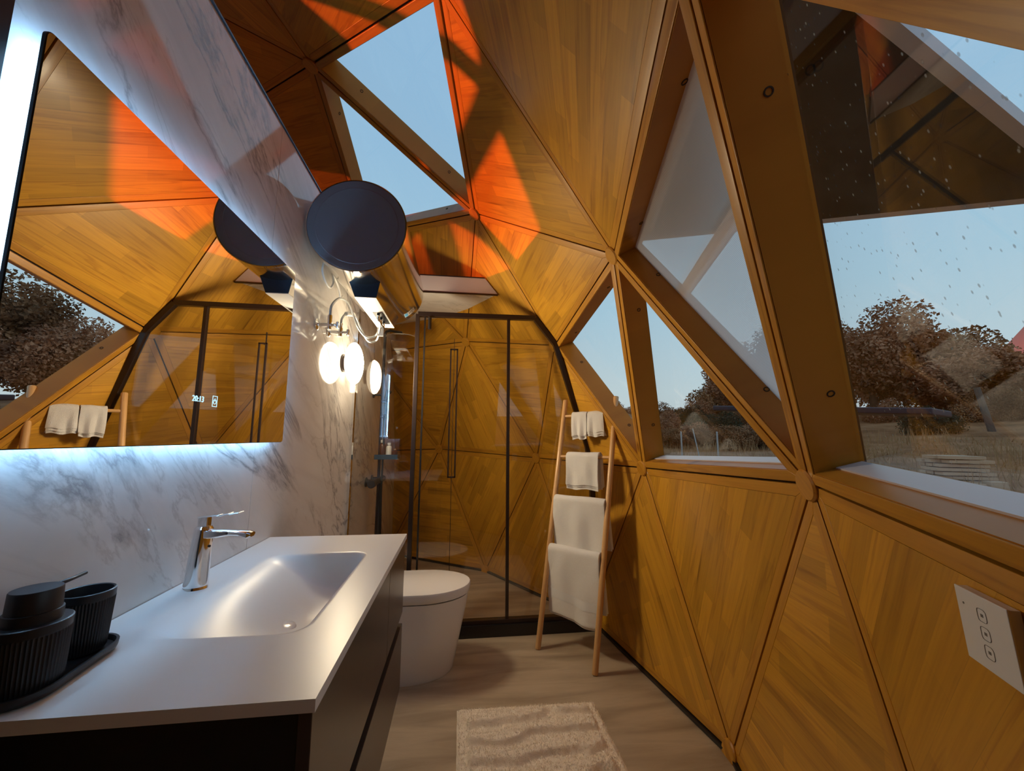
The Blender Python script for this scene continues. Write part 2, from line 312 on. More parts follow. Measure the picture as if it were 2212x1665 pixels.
for t in TRIS:
    P = [NODE[i] for i in t]; ctr = sum(P, Vector())/3; n = (P[1]-P[0]).cross(P[2]-P[0]).normalized()
    if n.dot(ctr-DC) < 0: n = -n             # outward
    if n.dot((P[1]-P[0]).cross(P[2]-P[0])) < 0: P = [P[0], P[2], P[1]]
    iswin = t in WIN; near = ctr.x > -1.3
    g = Vector(GRAIN[t]) if t in GRAIN else (P[1]-P[0]).cross(n)
    g = (g-n*g.dot(n)).normalized()
    A = inset(P, GAP, n); B = inset(P, GAP+STR, n)
    if iswin:
        wn_i = WIN.index(t)+1; root = empty('window_%d' % wn_i, ctr, kind='structure'); WINROOT[t] = root
        for i in range(3):
            j = (i+1) % 3; e = (A[j]-A[i]).normalized()
            mb = MB().prism([A[i], A[j], B[j], B[i]], [q+n*DEP for q in (A[i], A[j], B[j], B[i])])
            low = (P[i].z+P[j].z)/2 < -.05 and near
            fb = mb.build('frame_board', M['reveal'] if t in WIN[:6] else M['trim'], root, uvf=uvgen(A[i], e, n))
            # lighter inner face strip (planed front edge of the board)
            C1, C2 = inset(P, GAP+.0015, n), inset(P, GAP+STR-.0015, n)
            st = MB().prism([q-n*.004 for q in (C1[i], C1[j], C2[j], C2[i])], [C1[i], C1[j], C2[j], C2[i]])
            if near: st.build('edge_strip', M['trim'], root, uvf=uvgen(A[i], e, n), bevel=.0012, seg=1)
            if near:
                for k, f in enumerate((.2, .8)):
                    c0 = B[i].lerp(B[j], f)+n*.068; inn = (ctr+n*.068-c0); inn = (inn-e*inn.dot(e)); inn.normalize()
                    MB().lathe(c0-inn*.002, inn, [(.0085, 0), (.0085, .0035), (.006, .0037), (.006, .001), (0, .001)], 14).build('bolt_cap', M['dark'], fb)
            if low:
                S0 = inset(P, GAP+STR, n); S1 = inset(P, GAP+STR+.004, n)
                MB().prism([S0[i]+n*.046, S0[j]+n*.046, S1[j]+n*.046, S1[i]+n*.046], [S0[i]+n*.1005, S0[j]+n*.1005, S1[j]+n*.1005, S1[i]+n*.1005]).build('sill_cover', M['sill'], root)
        G = inset(P, GAP+STR-.008, n)
        if t != (83,84,85):
            MB().prism([q+n*(DEP-.007) for q in G], [q+n*(DEP-.001) for q in G]).build('pane', M['glass_drops'] if t == (73,84,85) else M['glass'], root)
        else:
            S = inset(P, GAP+STR-.002, n); MB().prism([q+n*.075 for q in S], [q+n*.076 for q in S]).build('insect_screen', M['screen'], root)
    else:
        root = ROOT[grp_of(ctr)]
        I0 = I1 = inset(P, GAP+STR+.0006, n)
        pn = MB().prism([q+n*.0010 for q in I0], [q+n*.030 for q in I1]).build('panel', M['wood'], root, uvf=uvgen(P[0], g, n))
        for i in range(3):
            j = (i+1) % 3; e = (A[j]-A[i]).normalized()
            MB().prism([A[i], A[j], B[j], B[i]], [q+n*.03 for q in (A[i], A[j], B[j], B[i])]).build('border_board', M['trim'], pn, uvf=uvgen(A[i], e, n), bevel=.0012 if near else 0, seg=1)
        MB().prism([q+n*.05 for q in inset(P, -.002, n)], [q+n*.125 for q in inset(P, -.012, n)]).build('outer_skin', M['shell'], pn)
EDGES = {}
for t in TRIS:
    for a, b in ((0,1),(1,2),(0,2)): EDGES.setdefault((t[a], t[b]), []).append(t)
for (a, b), ts in EDGES.items():
    pa, pb = NODE[a], NODE[b]; mid = (pa+pb)/2; ra = (pa-DC).normalized(); rb = (pb-DC).normalized(); e = (pb-pa).normalized()
    s_ = e.cross((mid-DC).normalized()).normalized()
    q = [pa+ra*.012-s_*.0035, pa+ra*.012+s_*.0035, pb+rb*.012+s_*.0035, pb+rb*.012-s_*.0035]
    q2 = [pa+ra*.13-s_*.0165, pa+ra*.13+s_*.0165, pb+rb*.13+s_*.0165, pb+rb*.13-s_*.0165]
    MB().prism(q, q2).build('strut', M['dark'], ROOT[grp_of(mid)])
    if NODE[a].z < -1.1 and NODE[b].z < -1.1:
        MB().beam(pa+Vector((0,0,-.007))-ra*.004, pb+Vector((0,0,-.007))-rb*.004, .02, .012).build('floor_seal', M['black'], ROOT[grp_of(mid)])
for i in sorted({k for t in TRIS for k in t}):
    nn = NODE[i]; r_ = (nn-DC).normalized(); R_ = .043 if nn.x > -1.3 else .04
    o = MB().lathe(nn-r_*.014, r_, [(0, -.006), (R_-.005, -.006), (R_, -.001), (R_, .016), (0, .016)], 28).build('hub_disc', M['trim'], ROOT[grp_of(nn)], uvf=uvgen(nn, r_.orthogonal().normalized(), r_)); sharp(o)
# opened sash of window 3, hinged along its upper left edge
P = [NODE[i] for i in (83,84,85)]; n = (sum(P, Vector())/3-DC).normalized(); n3 = (P[1]-P[0]).cross(P[2]-P[0]).normalized(); n3 = n3 if n3.dot(n) > 0 else -n3
Q = [q+n3*.135 for q in (NODE[83], NODE[84], NODE[85])]; Q[2] = Vector((1.63, .75, .62))      # swung about 50 degrees outwards
ns = (Q[1]-Q[0]).cross(Q[2]-Q[0]).normalized()
if ns.z < 0: ns = -ns
I = inset([Q[0], Q[1], Q[2]], .028, ns); W3 = WINROOT[(83,84,85)]
sh = MB().prism([q for q in I], [q+ns*.012 for q in I]).build('opened_sash', M['tint'], W3)
for i in range(3):
    j = (i+1) % 3; MB().prism([Q[i], Q[j], I[j], I[i]], [q+ns*.03 for q in (Q[i], Q[j], I[j], I[i])]).build('sash_rail', M['sill'], sh)
MB().beam((.661,.785,.567), (.89,1.546,.55), .045, .012, n3).build('stay_bar', M['sill'], W3)
# ------------------------------------------------------------------ floor, marble wall, ledge, far baseboard
fl = [NODE[i] for i in sorted({k for t in TRIS for k in t if NODE[k].z < -1.1})]
fl.sort(key=lambda p: math.atan2(p.y-DC.y, p.x-DC.x)); fo = [DC+(p-DC)*1.03 for p in fl]
tag(MB().prism([(p.x, p.y, -1.29) for p in fo], [(p.x, p.y, -1.19) for p in fo]).build('floor', M['floor']), kind='structure')
wm = empty('wall_marble', (-.72, .61, -1.19), kind='structure')
for (y0, y1, top) in ((.595, 1.4265, 1.125), (1.4285, 2.5695, 1.125), (2.5715, 3.60, 1.125)):
    MB().box(-.685, -.67, y0, y1, -1.19, top).build('marble_slab', M['marble'], wm, bevel=.0008, seg=1)
MB().prism([(-.685,3.602,-1.19), (-.67,3.602,-1.19), (-.67,3.602,1.125), (-.685,3.602,1.125)][::-1],
           [(-.685,4.35,-1.19), (-.67,4.35,-1.19), (-.67,4.05,.62), (-.685,4.05,.62)][::-1])
mb = MB(); yz = [(3.602,-1.188), (4.37,-1.188), (4.33,-.2), (4.02,.63), (3.61,1.10)]
mb.prism([(-.67, y, z) for y, z in yz], [(-.685, y, z) for y, z in yz]).build('marble_slab', M['marble'], wm)
mb = MB(); yz = [(.595,-1.188), (4.37,-1.188), (4.33,-.2), (4.02,.63), (3.61,1.10), (.595,1.12)]
mb.prism([(-.687, y, z) for y, z in yz], [(-.80, y, z) for y, z in yz]).build('wall_core', M['basin'], wm)
MB().box(-.81, -.665, .595, 3.58, 1.1255, 1.131).build('top_trim', M['darkgrey'], wm)
MB().box(-.84, -.657, .48, .5935, -1.19, 1.13).build('end_post', M['black'], wm)
MB().box(-.6695, -.655, 2.567, 2.597, -1.19, .86).build('wall_channel', M['chrome'], wm)
led = empty('trim_1', (-.3, 2.754, 1.014), kind='structure')
lo = [(-.668,2.756,1.018), (.238,2.756,1.018), (.040,3.11,1.018), (-.16,3.36,1.018), (-.668,3.70,1.018)]
hi = [(-.668,2.756,1.12), (.15,2.756,1.12), (.045,2.93,1.12), (-.27,3.32,1.12), (-.668,3.58,1.12)]
MB().prism(lo, hi).build('soffit_slab', M['marble'], led)
MB().prism([(-.668,2.744,1.014), (.244,2.744,1.014), (.152,2.744,1.127), (-.668,2.744,1.127)], [(-.668,2.755,1.014), (.244,2.755,1.014), (.152,2.755,1.127), (-.668,2.755,1.127)]).build('fascia_board', M['sill'], led)
MB().box(-.668, .246, 2.740, 2.756, 1.006, 1.0139).build('edge_profile', M['bronze'], led); MB().box(-.668, .150, 2.740, 2.756, 1.1271, 1.134).build('edge_profile', M['bronze'], led)
# ------------------------------------------------------------------ shower enclosure
se = tag(empty('shower_enclosure', (.1, 2.6, -1.19)), 'black framed clear glass shower screen and hinged door across the back of the room', 'shower screen')
Y = 2.596; pl_ = [(-.29,Y,.797), (.485,Y,.803), (.625,Y,.625), (.835,Y,-.05), (.862,Y,-.20), (.872,Y,-1.10)]
MB().beam(pl_[0], pl_[1], .030, .034, (0,1,0)).build('top_rail', M['bronze'], se)
for k in (1, 2, 3, 4):
    MB().beam(pl_[k], pl_[k+1], .030, .030, (0,1,0)).build('side_rail', M['bronze'], se)
MB().box(-.305, -.279, Y-.016, Y+.016, -1.10, .797).build('corner_post', M['bronze'], se, bevel=.002)
MB().box(.296, .315, Y-.014, Y+.014, -1.10, .790).build('mullion', M['bronze'], se)
MB().box(-.250, -.240, Y-.010, Y+.010, -1.09, .785).build('hinge_strip', M['black'], se)
MB().box(-.664, .888, Y-.035, Y+.030, -1.189, -1.122).build('curb', M['black'], se); MB().box(-.655, .876, Y-.022, Y+.02, -1.121, -1.098).build('bottom_rail', M['bronze'], se)
MB().box(-.655, -.306, Y-.004, Y+.004, -1.097, .86).build('fixed_glass', M['shower_glass'], se)
dr = MB().box(-.238, -.053, Y-.004, Y+.004, -1.090, .775).build('door_glass', M['shower_glass'], se)
MB().box(-.049, .295, Y-.004, Y+.004, -1.097, .785).build('fixed_glass', M['shower_glass'], se)
yz = [(.316,-1.097), (.858,-1.097), (.848,-.20), (.822,-.05), (.614,.618), (.480,.786), (.316,.786)]
MB().prism([(x, Y-.004, z) for x, z in yz], [(x, Y+.004, z) for x, z in yz]).build('fixed_glass', M['shower_glass'], se)
MB().box(-.0525, -.0495, Y-.006, Y+.006, -1.09, .64).build('door_seal', M['black'], se)
mb = MB(); 
for X_ in (-.072, -.030): mb.beam((X_, Y-.035, -.25), (X_, Y-.035, .565), .009, .009, (0,1,0))
for Z_ in (-.247, .562): mb.beam((-.076, Y-.035, Z_), (-.026, Y-.035, Z_), .009, .009, (0,1,0)); mb.beam((-.05, Y-.035, Z_), (-.05, Y-.004, Z_), .008, .008)
mb.build('handle', M['bronze'], dr)
mb = MB().tube([(-.213, Y-.018, .775), (-.213, Y-.018, .695)], .011, 14); mb.build('hinge', M['black'], dr)
# shower column behind the glass
sp_ = tag(empty('shower_column', (-.6, 3.15, -.9)), 'black shower riser with flat rain head and thermostatic bar behind the glass', 'shower')
sharp(MB().tube([(-.60,3.15,-.95), (-.60,3.15,.80)], .011, 14).build('riser', M['mattblack'], sp_))
sharp(MB().tube([(-.60,3.15,.80), (-.59,3.14,.815), (-.56,3.13,.82), (-.47,3.10,.80), (-.46,3.10,.775)], .010, 12).build('head_arm', M['mattblack'], sp_))
sharp(MB().lathe((-.47,3.10,.757), (0.05,0,1), [(0,0), (.112,0), (.115,.004), (.112,.009), (.03,.014), (0,.016)], 40).build('rain_head', M['steel'], sp_))
sharp(MB().tube([(-.668,3.15,.317), (-.60,3.15,.317)], .009, 12).lathe((-.669,3.15,.317), (1,0,0), [(.024,0), (.024,.010), (.016,.014), (0,.014)], 20).build('wall_bracket', M['mattblack'], sp_))
sharp(MB().tube([(-.60,2.97,-.325), (-.60,3.33,-.325)], .023, 18).build('mixer_bar', M['mattblack'], sp_))
sharp(MB().tube([(-.60,2.90,-.325), (-.60,2.965,-.325)], .027, 18).build('mixer_knob', M['mattblack'], sp_))
for yy in (3.05, 3.24): sharp(MB().tube([(-.668,yy,-.325), (-.62,yy,-.325)], .02, 14).lathe((-.669,yy,-.325), (1,0,0), [(.034,0), (.034,.008), (0,.010)], 20).build('wall_elbow', M['mattblack'], sp_))
MB().tube([(-.585,3.11,-.34), (-.575,3.09,-.6), (-.57,3.08,-.9), (-.565,3.10,-1.0), (-.56,3.12,-.9), (-.568,3.10,-.4), (-.565,3.10,.0), (-.57,3.11,.14)], .008, 10).build('hose', M['rubber'], sp_, smooth=True)
sharp(MB().tube([(-.57,3.12,.14), (-.565,3.11,.2), (-.56,3.10,.30), (-.54,3.08,.34)], [.010,.012,.013,.022], 14).build('hand_shower', M['mattblack'], sp_))
for zz in (.15, .27): sharp(MB().tube([(-.60,3.15,zz), (-.565,3.11,zz)], .014, 12).lathe((-.56,3.10,zz), (1,-1,0), [(0,-.012), (.016,-.012), (.019,0), (.016,.014), (0,.014)], 14).build('slider', M['mattblack'], sp_))
shf = tag(empty('shower_shelf', (-.54, 3.14, -.16)), 'small dark shelf clamped on the shower riser holding bottles', 'shelf')
MB().box(-.62, -.46, 3.06, 3.17, -.165, -.159).build('tray_plate', M['darkgrey'], shf)
mb = MB(); mb.box(-.62,-.46,3.055,3.06,-.165,-.13); mb.box(-.46,-.455,3.055,3.17,-.165,-.13); mb.build('rail', M['darkgrey'], shf)
def bottle(x, y, z, r, h, mat, capm, label):
    o = tag(empty('bottle', (x, y, z)), label, 'bottle', 'bottles on the shower shelf')
    sharp(MB().lathe((x,y,z), (0,0,1), [(r*.95,0), (r,.004), (r,h*.72), (r*.8,h*.78), (r*.4,h*.82), (r*.4,h*.85)], 20).build('body', mat, o))
    sharp(MB().lathe((x,y,z+h*.851), (0,0,1), [(r*.62,0), (r*.62,h*.15), (0,h*.152)], 16).build('cap', capm, o))
bottle(-.575, 3.11, -.1585, .022, .135, M['amber'], M['white'], 'slim amber bottle with white cap, nearest the riser on the shower shelf')
bottle(-.525, 3.10, -.1585, .020, .115, M['white'], M['white'], 'small white bottle in the middle of the shower shelf')
bottle(-.484, 3.11, -.1585, .020, .070, M['amber'], M['brass'], 'short brown jar at the outer end of the shower shelf')
# ------------------------------------------------------------------ mirror with back light
mi = tag(empty('mirror', (-.63, .63, -.02)), 'large frameless rectangular mirror with blue-white backlight on the marble wall', 'mirror')
my0, my1, mz0, mz1 = .612, 1.532, -.021, .609
def rrect(y0, y1, z0, z1, r, n=6):
    pts = []
    for cy, cz, a in ((y1-r, z1-r, 0), (y0+r, z1-r, 90), (y0+r, z0+r, 180), (y1-r, z0+r, 270)):
        for k in range(n+1): t = math.radians(a+90*k/n); pts.append((cy+r*math.cos(t), cz+r*math.sin(t)))
    return pts
rp = rrect(my0, my1, mz0, mz1, .012)
MB().prism([(-.635,y,z) for y,z in rp], [(-.6305,y,z) for y,z in rp]).build('backing', M['mattblack'], mi)
rp = rrect(my0+.0015, my1-.0015, mz0+.0015, mz1-.0015, .011)
MB().prism([(-.630,y,z) for y,z in rp], [(-.6290,y,z) for y,z in rp]).build('mirror_glass', M['mirror'], mi)
MB().box(-.668, -.6355, my0+.06, my1-.06, mz0+.06, mz1-.06).build('mounting_box', M['white'], mi)
def leds(a, b):
    a, b = Vector(a), Vector(b); n_ = int((b-a).length/.011); mb = MB()
    for k in range(n_):
        p = a.lerp(b, (k+.5)/n_); mb.box(p.x-.002, p.x+.003, p.y-.0035, p.y+.0035, p.z-.0035, p.z+.0035)
    o = mb.build('led_strip', M['led'], mi, kind='stuff'); return o
q_ = .027
for a, b in (((-.648,my0+q_,mz0+q_),(-.648,my1-q_,mz0+q_)), ((-.648,my0+q_,mz1-q_),(-.648,my1-q_,mz1-q_)), ((-.648,my0+q_,mz0+q_),(-.648,my0+q_,mz1-q_)), ((-.648,my1-q_,mz0+q_),(-.648,my1-q_,mz1-q_))): leds(a, b)
def text(body, size, mat, parent, M3, loc, name, ext=.0002, align='CENTER'):
    c = bpy.data.curves.new(name, 'FONT'); c.body = body; c.size = size; c.extrude = ext; c.align_x = align; c.align_y = 'CENTER'; c.materials.append(mat); c.resolution_u = 3
    o = bpy.data.objects.new(name, c); C.objects.link(o); o.parent = parent
    l = Vector(loc)-ORG[parent.name]; bpy.context.view_layer.update(); me = bpy.data.meshes.new_from_object(o.evaluated_get(bpy.context.evaluated_depsgraph_get())); bpy.data.objects.remove(o)
    o = bpy.data.objects.new(name, me); C.objects.link(o); o.parent = parent; o.matrix_local = Matrix.Translation(l) @ M3.to_4x4(); return o
MW = Matrix(((0,0,1),(1,0,0),(0,1,0)))      # text x->+y, y->+z, normal->+x
text('20:13', .020, M['digit'], mi, MW, (-.6285, 1.048, .088), 'clock_display')
def ring_yz(x, y0, y1, z0, z1, w_, mb):
    mb.box(x, x+.0003, y0, y1, z0, z0+w_); mb.box(x, x+.0003, y0, y1, z1-w_, z1); mb.box(x, x+.0003, y0, y0+w_, z0, z1); mb.box(x, x+.0003, y1-w_, y1, z0, z1)
mb = MB(); ring_yz(-.6289, 1.104, 1.124, .074, .102, .0014, mb)
for k in range(12):
    a = math.radians(30*k); b = math.radians(30*k+30)
    if 60 <= 30*k < 120: continue
    mb.beam((-.6287, 1.114+.006*math.cos(a), .087+.006*math.sin(a)), (-.6287, 1.114+.006*math.cos(b), .087+.006*math.sin(b)), .0012, .0004, (1,0,0))
mb.beam((-.6287,1.114,.088), (-.6287,1.114,.096), .0012, .0004, (1,0,0)); mb.build('touch_button', M['digit'], mi)
# ------------------------------------------------------------------ vanity
va = tag(empty('vanity_cabinet', (-.43, 1.1, -.885)), 'wall-hung dark brown lacquered vanity cabinet with drawers under the white basin top', 'cabinet')
MB().box(-.668, -.215, .640, 1.578, -.885, -.480).box(-.668, -.215, .640, .656, -.4799, -.3765).box(-.668, -.215, 1.562, 1.578, -.4799, -.3765).box(-.228, -.215, .6561, 1.5619, -.4799, -.3765).build('body', M['cabside'], va)
for (y0,y1,z0,z1,nm) in ((.636,1.262,-.630,-.378,'drawer'), (1.265,1.582,-.630,-.378,'door'), (.636,1.582,-.885,-.668,'drawer')):
    MB().box(-.214, -.195, y0, y1, z0, z1).build(nm, M['cab'], va, bevel=.0015)
ws = tag(empty('washbasin', (-.43, 1.1, -.376)), 'white solid-surface counter with integrated sloping rounded basin on the dark vanity', 'basin')
bx0, bx1, by0, by1 = -.668, -.190, .630, 1.585; nx, ny = 110, 190
vs_ = []; fs_ = []
def sdf(x, y):   # rounded basin rectangle
    cx, cy, hx, hy, r = -.425, 1.095, .150, .270, .055
    qx, qy = abs(x-cx)-hx+r, abs(y-cy)-hy+r
    return math.hypot(max(qx,0), max(qy,0))+min(max(qx,qy),0)-r
def depth(x, y):
    s = -sdf(x, y)
    if s <= 0: return 0
    back = (x+.575)/.30*.6+.12; nearr = 1.0
    def ss(v): v = max(0, min(1, v)); return v*v*(3-2*v)
    slope = ss((x+.580)/.24) * (.55*ss((y-.822)/.035)+.45*ss((y-.82)/.3))           # long soft ramps from the wall side and the near end
    rim = ss((-.268-x)/.040) * ss((1.372-y)/.075)         # steep front and far rims
    return .094*slope*rim*ss(s/.03)
for j in range(ny+1):
    for i in range(nx+1):
        x = bx0+(bx1-bx0)*i/nx; y = by0+(by1-by0)*j/ny; vs_.append((x, y, -.358-depth(x, y)))
for j in range(ny):
    for i in range(nx): a = j*(nx+1)+i; fs_.append((a, a+1, a+nx+2, a+nx+1))
mb = MB(); mb.add(vs_, fs_)
per = [i for i in range(nx+1)]+[j*(nx+1)+nx for j in range(1, ny+1)]+[ny*(nx+1)+i for i in range(nx-1, -1, -1)]+[j*(nx+1) for j in range(ny-1, 0, -1)]
nb = len(mb.v); mb.v += [(mb.v[i][0], mb.v[i][1], -.3755) for i in per]
for k in range(len(per)): k2 = (k+1) % len(per); mb.f.append((per[k], nb+k, nb+k2, per[k2]))
o = mb.build('counter_top', M['basin'], ws); sharp(o, 50)
sharp(MB().lathe((-.407,1.05,-.4485), (0,0,1), [(.034,0), (.036,.004), (.034,.010), (.022,.0145), (0,.016)], 28).build('drain_cap', M['ceramic'], ws))
# faucet
fa = tag(empty('faucet', (-.617, 1.09, -.358)), 'chrome single-lever basin faucet with flat curved spout at the back of the counter', 'faucet')
def ell(cx, cy, z, rx, ry, n=28, tw=0): return [(cx+rx*math.cos(2*math.pi*k/n), cy+ry*math.sin(2*math.pi*k/n), z) for k in range(n)]
mb = MB(); lv = [(-.3579,.0270,.0250,-.617), (-.352,.0255,.0240,-.617), (-.30,.0230,.0225,-.615), (-.24,.0205,.020,-.612), (-.222,.0195,.019,-.611), (-.216,.016,.016,-.611)]
rings = [ell(cx, 1.09, z, rx, ry) for z, rx, ry, cx in lv]; b0 = 0
for k in range(len(rings)-1): mb.add(rings[k]+rings[k+1], [(i, (i+1) % 28, (i+1) % 28+28, i+28) for i in range(28)])
mb.add(rings[0], [tuple(range(27,-1,-1))]); mb.add(rings[-1], [tuple(range(28))])
sharp(mb.build('body', M['chrome'], fa), 50)
mb = MB(); sec = [(-.622,.030,-.240,-.222), (-.600,.034,-.245,-.2225), (-.575,.030,-.243,-.2245), (-.550,.026,-.239,-.2265), (-.528,.028,-.240,-.228), (-.508,.030,-.247,-.230), (-.500,.026,-.243,-.233)]
for k in range(len(sec)-1):
    def rc(s): x, w_, z0, z1 = s; return [(x,1.09-w_/2,z0+.004),(x,1.09-w_/2+.006,z0),(x,1.09+w_/2-.006,z0),(x,1.09+w_/2,z0+.004),(x,1.09+w_/2,z1-.003),(x,1.09+w_/2-.006,z1),(x,1.09-w_/2+.006,z1),(x,1.09-w_/2,z1-.003)]
    mb.prism(rc(sec[k]), rc(sec[k+1]))
sharp(mb.build('spout', M['chrome'], fa), 50)
mb = MB().box(-.622, -.600, 1.081, 1.099, -.217, -.193)
for (xa, xb, za, zb, w_) in ((-.624,-.575,-.193,-.1895,.020), (-.575,-.553,-.1905,-.186,.024), (-.553,-.530,-.187,-.184,.026)):
    mb.prism([(xa,1.09-w_/2,za-.004),(xa,1.09+w_/2,za-.004),(xa,1.09+w_/2,za),(xa,1.09-w_/2,za)], [(xb,1.09-w_/2,zb-.003),(xb,1.09+w_/2,zb-.003),(xb,1.09+w_/2,zb),(xb,1.09-w_/2,zb)])
mb.build('lever', M['chrome'], fa, bevel=.0015)
MB().lathe((-.5925,1.084,-.262), (.9,-.35,0), [(.003,0), (.003,.002), (0,.002)], 12).build('set_screw', M['mattblack'], fa)
# ------------------------------------------------------------------ soap set
ty = tag(empty('soap_tray', (-.60, .74, -.358)), 'matt black oval tray under the dispenser and tumbler on the counter', 'tray')
def capsule(cx, cy, L, r, ang, n=16):
    pts = []
    for s_, a0 in ((1, -90), (-1, 90)):
        for k in range(n+1):
            a = math.radians(a0+180*k/n); x = s_*L/2+r*math.cos(a); y = r*math.sin(a); pts.append((x, y))
    c, s2 = math.cos(ang), math.sin(ang); return [(cx+x*c-y*s2, cy+x*s2+y*c) for x, y in pts]
def traymesh(cx, cy, L, r, ang):
    mb = MB(); lv = [(r-.010,-.357), (r-.002,-.3555), (r,-.350), (r+.001,-.343), (r-.003,-.343), (r-.005,-.351), (r-.012,-.3525)]
    R = [[(x, y, z) for x, y in capsule(cx, cy, L, q, ang)] for q, z in lv]; n_ = len(R[0])
    for k in range(len(R)-1): mb.add(R[k]+R[k+1], [(i, (i+1) % n_, (i+1) % n_+n_, i+n_) for i in range(n_)])
    mb.add(R[0], [tuple(range(n_-1,-1,-1))]); mb.add(R[-1], [tuple(range(n_))]); return mb
TA = math.radians(96)
traymesh(-.606, .735, .105, .047, TA).build('dish', M['mattblack'], ty, smooth=True)
def fluted(name, cx, cy, z0, z1, r0, r1, root, hollow=False):
    mb = MB(); n_ = 168; prof = []
    def ring(r, z, fl): return [(cx+(r+(fl*.0009*math.cos(56*2*math.pi*k/n_)))*math.cos(2*math.pi*k/n_), cy+(r+(fl*.0009*math.cos(56*2*math.pi*k/n_)))*math.sin(2*math.pi*k/n_), z) for k in range(n_)]
    R = [ring(r0-.003, z0, 0), ring(r0, z0+.003, 0), ring(r0+.0005, z0+.006, 1), ring(r1, z1-.014, 1), ring(r1+.0006, z1-.012, 0), ring(r1+.0008, z1-.001, 0), ring(r1-.001, z1, 0)]
    if hollow: R += [ring(r1-.003, z1-.001, 0), ring(r0-.004, z0+.008, 0)]
    for k in range(len(R)-1): mb.add(R[k]+R[k+1], [(i, (i+1) % n_, (i+1) % n_+n_, i+n_) for i in range(n_)])
    mb.add(R[0], [tuple(range(n_-1,-1,-1))]); mb.add(R[-1], [tuple(range(n_))]); return sharp(mb.build(name, M['mattblack'], root), 60)
tu = tag(empty('tumbler', (-.612, .792, -.352)), 'matt black fluted tumbler standing at the faucet end of the tray', 'cup')
fluted('cup_body', -.612, .790, -.3515, -.256, .030, .035, tu, True)
ds = tag(empty('soap_dispenser', (-.600, .685, -.352)), 'matt black fluted soap dispenser with wide pump head on the tray', 'soap dispenser')
fluted('bottle_body', -.600, .690, -.3515, -.262, .038, .041, ds)
sharp(MB().lathe((-.600,.690,-.262), (0,0,1), [(.0310,0), (.0305,.014), (.0285,.0145), (.0275,.042), (.0265,.0435), (0,.0436)], 48).build('pump_head', M['mattblack'], ds))
MB().tube([(-.600,.705,-.224), (-.602,.740,-.224), (-.604,.772,-.223)], [.0035,.003,.0026], 10).build('spout', M['mattblack'], ds, smooth=True)
# ------------------------------------------------------------------ water heater
wh = tag(empty('water_heater', (-.452, 1.655, .885)), 'horizontal cylindrical steel water heater with charcoal end cap high on the marble wall', 'water heater')
hc = Vector((-.452, 0, .885)); HR = .205
sharp(MB().lathe((hc.x,1.668,hc.z), (0,1,0), [(HR-.004,0), (HR,.004), (HR,.775), (HR-.004,.779), (0,.779)], 96).build('tank_shell', M['steel'], wh))
sharp(MB().lathe((hc.x,1.655,hc.z), (0,1,0), [(0,.004), (.165,.004), (.168,.0025), (.171,.004), (.190,.001), (HR-.006,0), (HR-.003,.004), (HR-.003,.013), (0,.013)], 96).build('end_cap', M['heatcap'], wh))
sharp(MB().lathe((hc.x,1.6555,hc.z), (0,1,0), [(HR-.0028,.001), (HR+.0005,.001), (HR+.0005,.014), (HR-.0028,.014), (HR-.0028,.001)], 96, cap=False).build('rim_ring', M['chrome'], wh))
tz = .705; bz = .628
F1 = [(-.515,1.79,tz), (-.372,1.79,tz), (-.393,1.815,bz), (-.488,1.815,bz)]; F2 = [(-.515,2.34,tz), (-.372,2.34,tz), (-.393,2.32,bz), (-.488,2.32,bz)]
mb = MB(); mb.add(F1, [(0,1,2,3)]); mb.prism(F1, [(x, y+.004, z) for x, y, z in F1]); mb.build('service_box_front', M['darkgrey'], wh)
MB().prism([(x, y+.0045, z) for x, y, z in F1], F2).build('service_box', M['steel'], wh)
MB().box(-.488, -.393, 1.815, 2.32, bz-.0035, bz-.0005).build('service_cover', M['white'], wh)
MB().box(-.455, -.402, 2.03, 2.24, bz-.0045, bz-.0036).build('pipe_opening', M['mattblack'], wh)
mb = MB()
for yy in (2.05, 2.12, 2.19): mb.tube([(-.43,yy,bz-.003), (-.43,yy,bz-.035)], .008, 10)
mb.tube([(-.43,2.05,bz-.03), (-.43,2.20,bz-.035)], .007, 10); mb.build('pipe_fitting', M['chrome'], wh, smooth=True)
MB().box(-.470, -.436, 2.235, 2.239, bz-.075, bz-.030).build('hang_tag', M['label'], wh)
def on_cyl(a, y, off=.001): return (hc.x+(HR+off)*math.cos(a), y, hc.z+(HR+off)*math.sin(a))
mb = MB(); n_ = 6; A0, A1 = math.radians(-58), math.radians(-38)
vs_ = [on_cyl(A0+(A1-A0)*k/n_, y, off) for off in (.0003, .0012) for y in (2.33, 2.39) for k in range(n_+1)]
m_ = n_+1; mb.add(vs_, [(2*m_+k, 2*m_+k+1, 3*m_+k+1, 3*m_+k) for k in range(n_)]+[(k, k+m_, k+m_+1, k+1) for k in range(n_)]); mb.build('energy_label', M['label'], wh)
mb = MB(); vs_ = [on_cyl(A0+(A1-A0)*(.02+.28*k/2), y, .0016) for y in (2.335, 2.385) for k in range(3)]; mb.add(vs_, [(0,1,4,3), (1,2,5,4)]); mb.build('label_print', M['blue'], wh)
mb = MB()
for a_, ya, yb in ((.42,2.34,2.38), (.56,2.34,2.375), (.7,2.34,2.38), (.85,2.34,2.36)):
    aa = A0+(A1-A0)*a_; mb.add([on_cyl(aa, ya, .0016), on_cyl(aa+.02, ya, .0016), on_cyl(aa+.02, yb, .0016), on_cyl(aa, yb, .0016)], [(0,1,2,3)])
mb.build('label_print', M['ink'], wh)
for yy in (1.85, 2.30): MB().box(-.669, -.60, yy-.03, yy+.03, .98, 1.06).build('wall_bracket', M['mattblack'], wh)
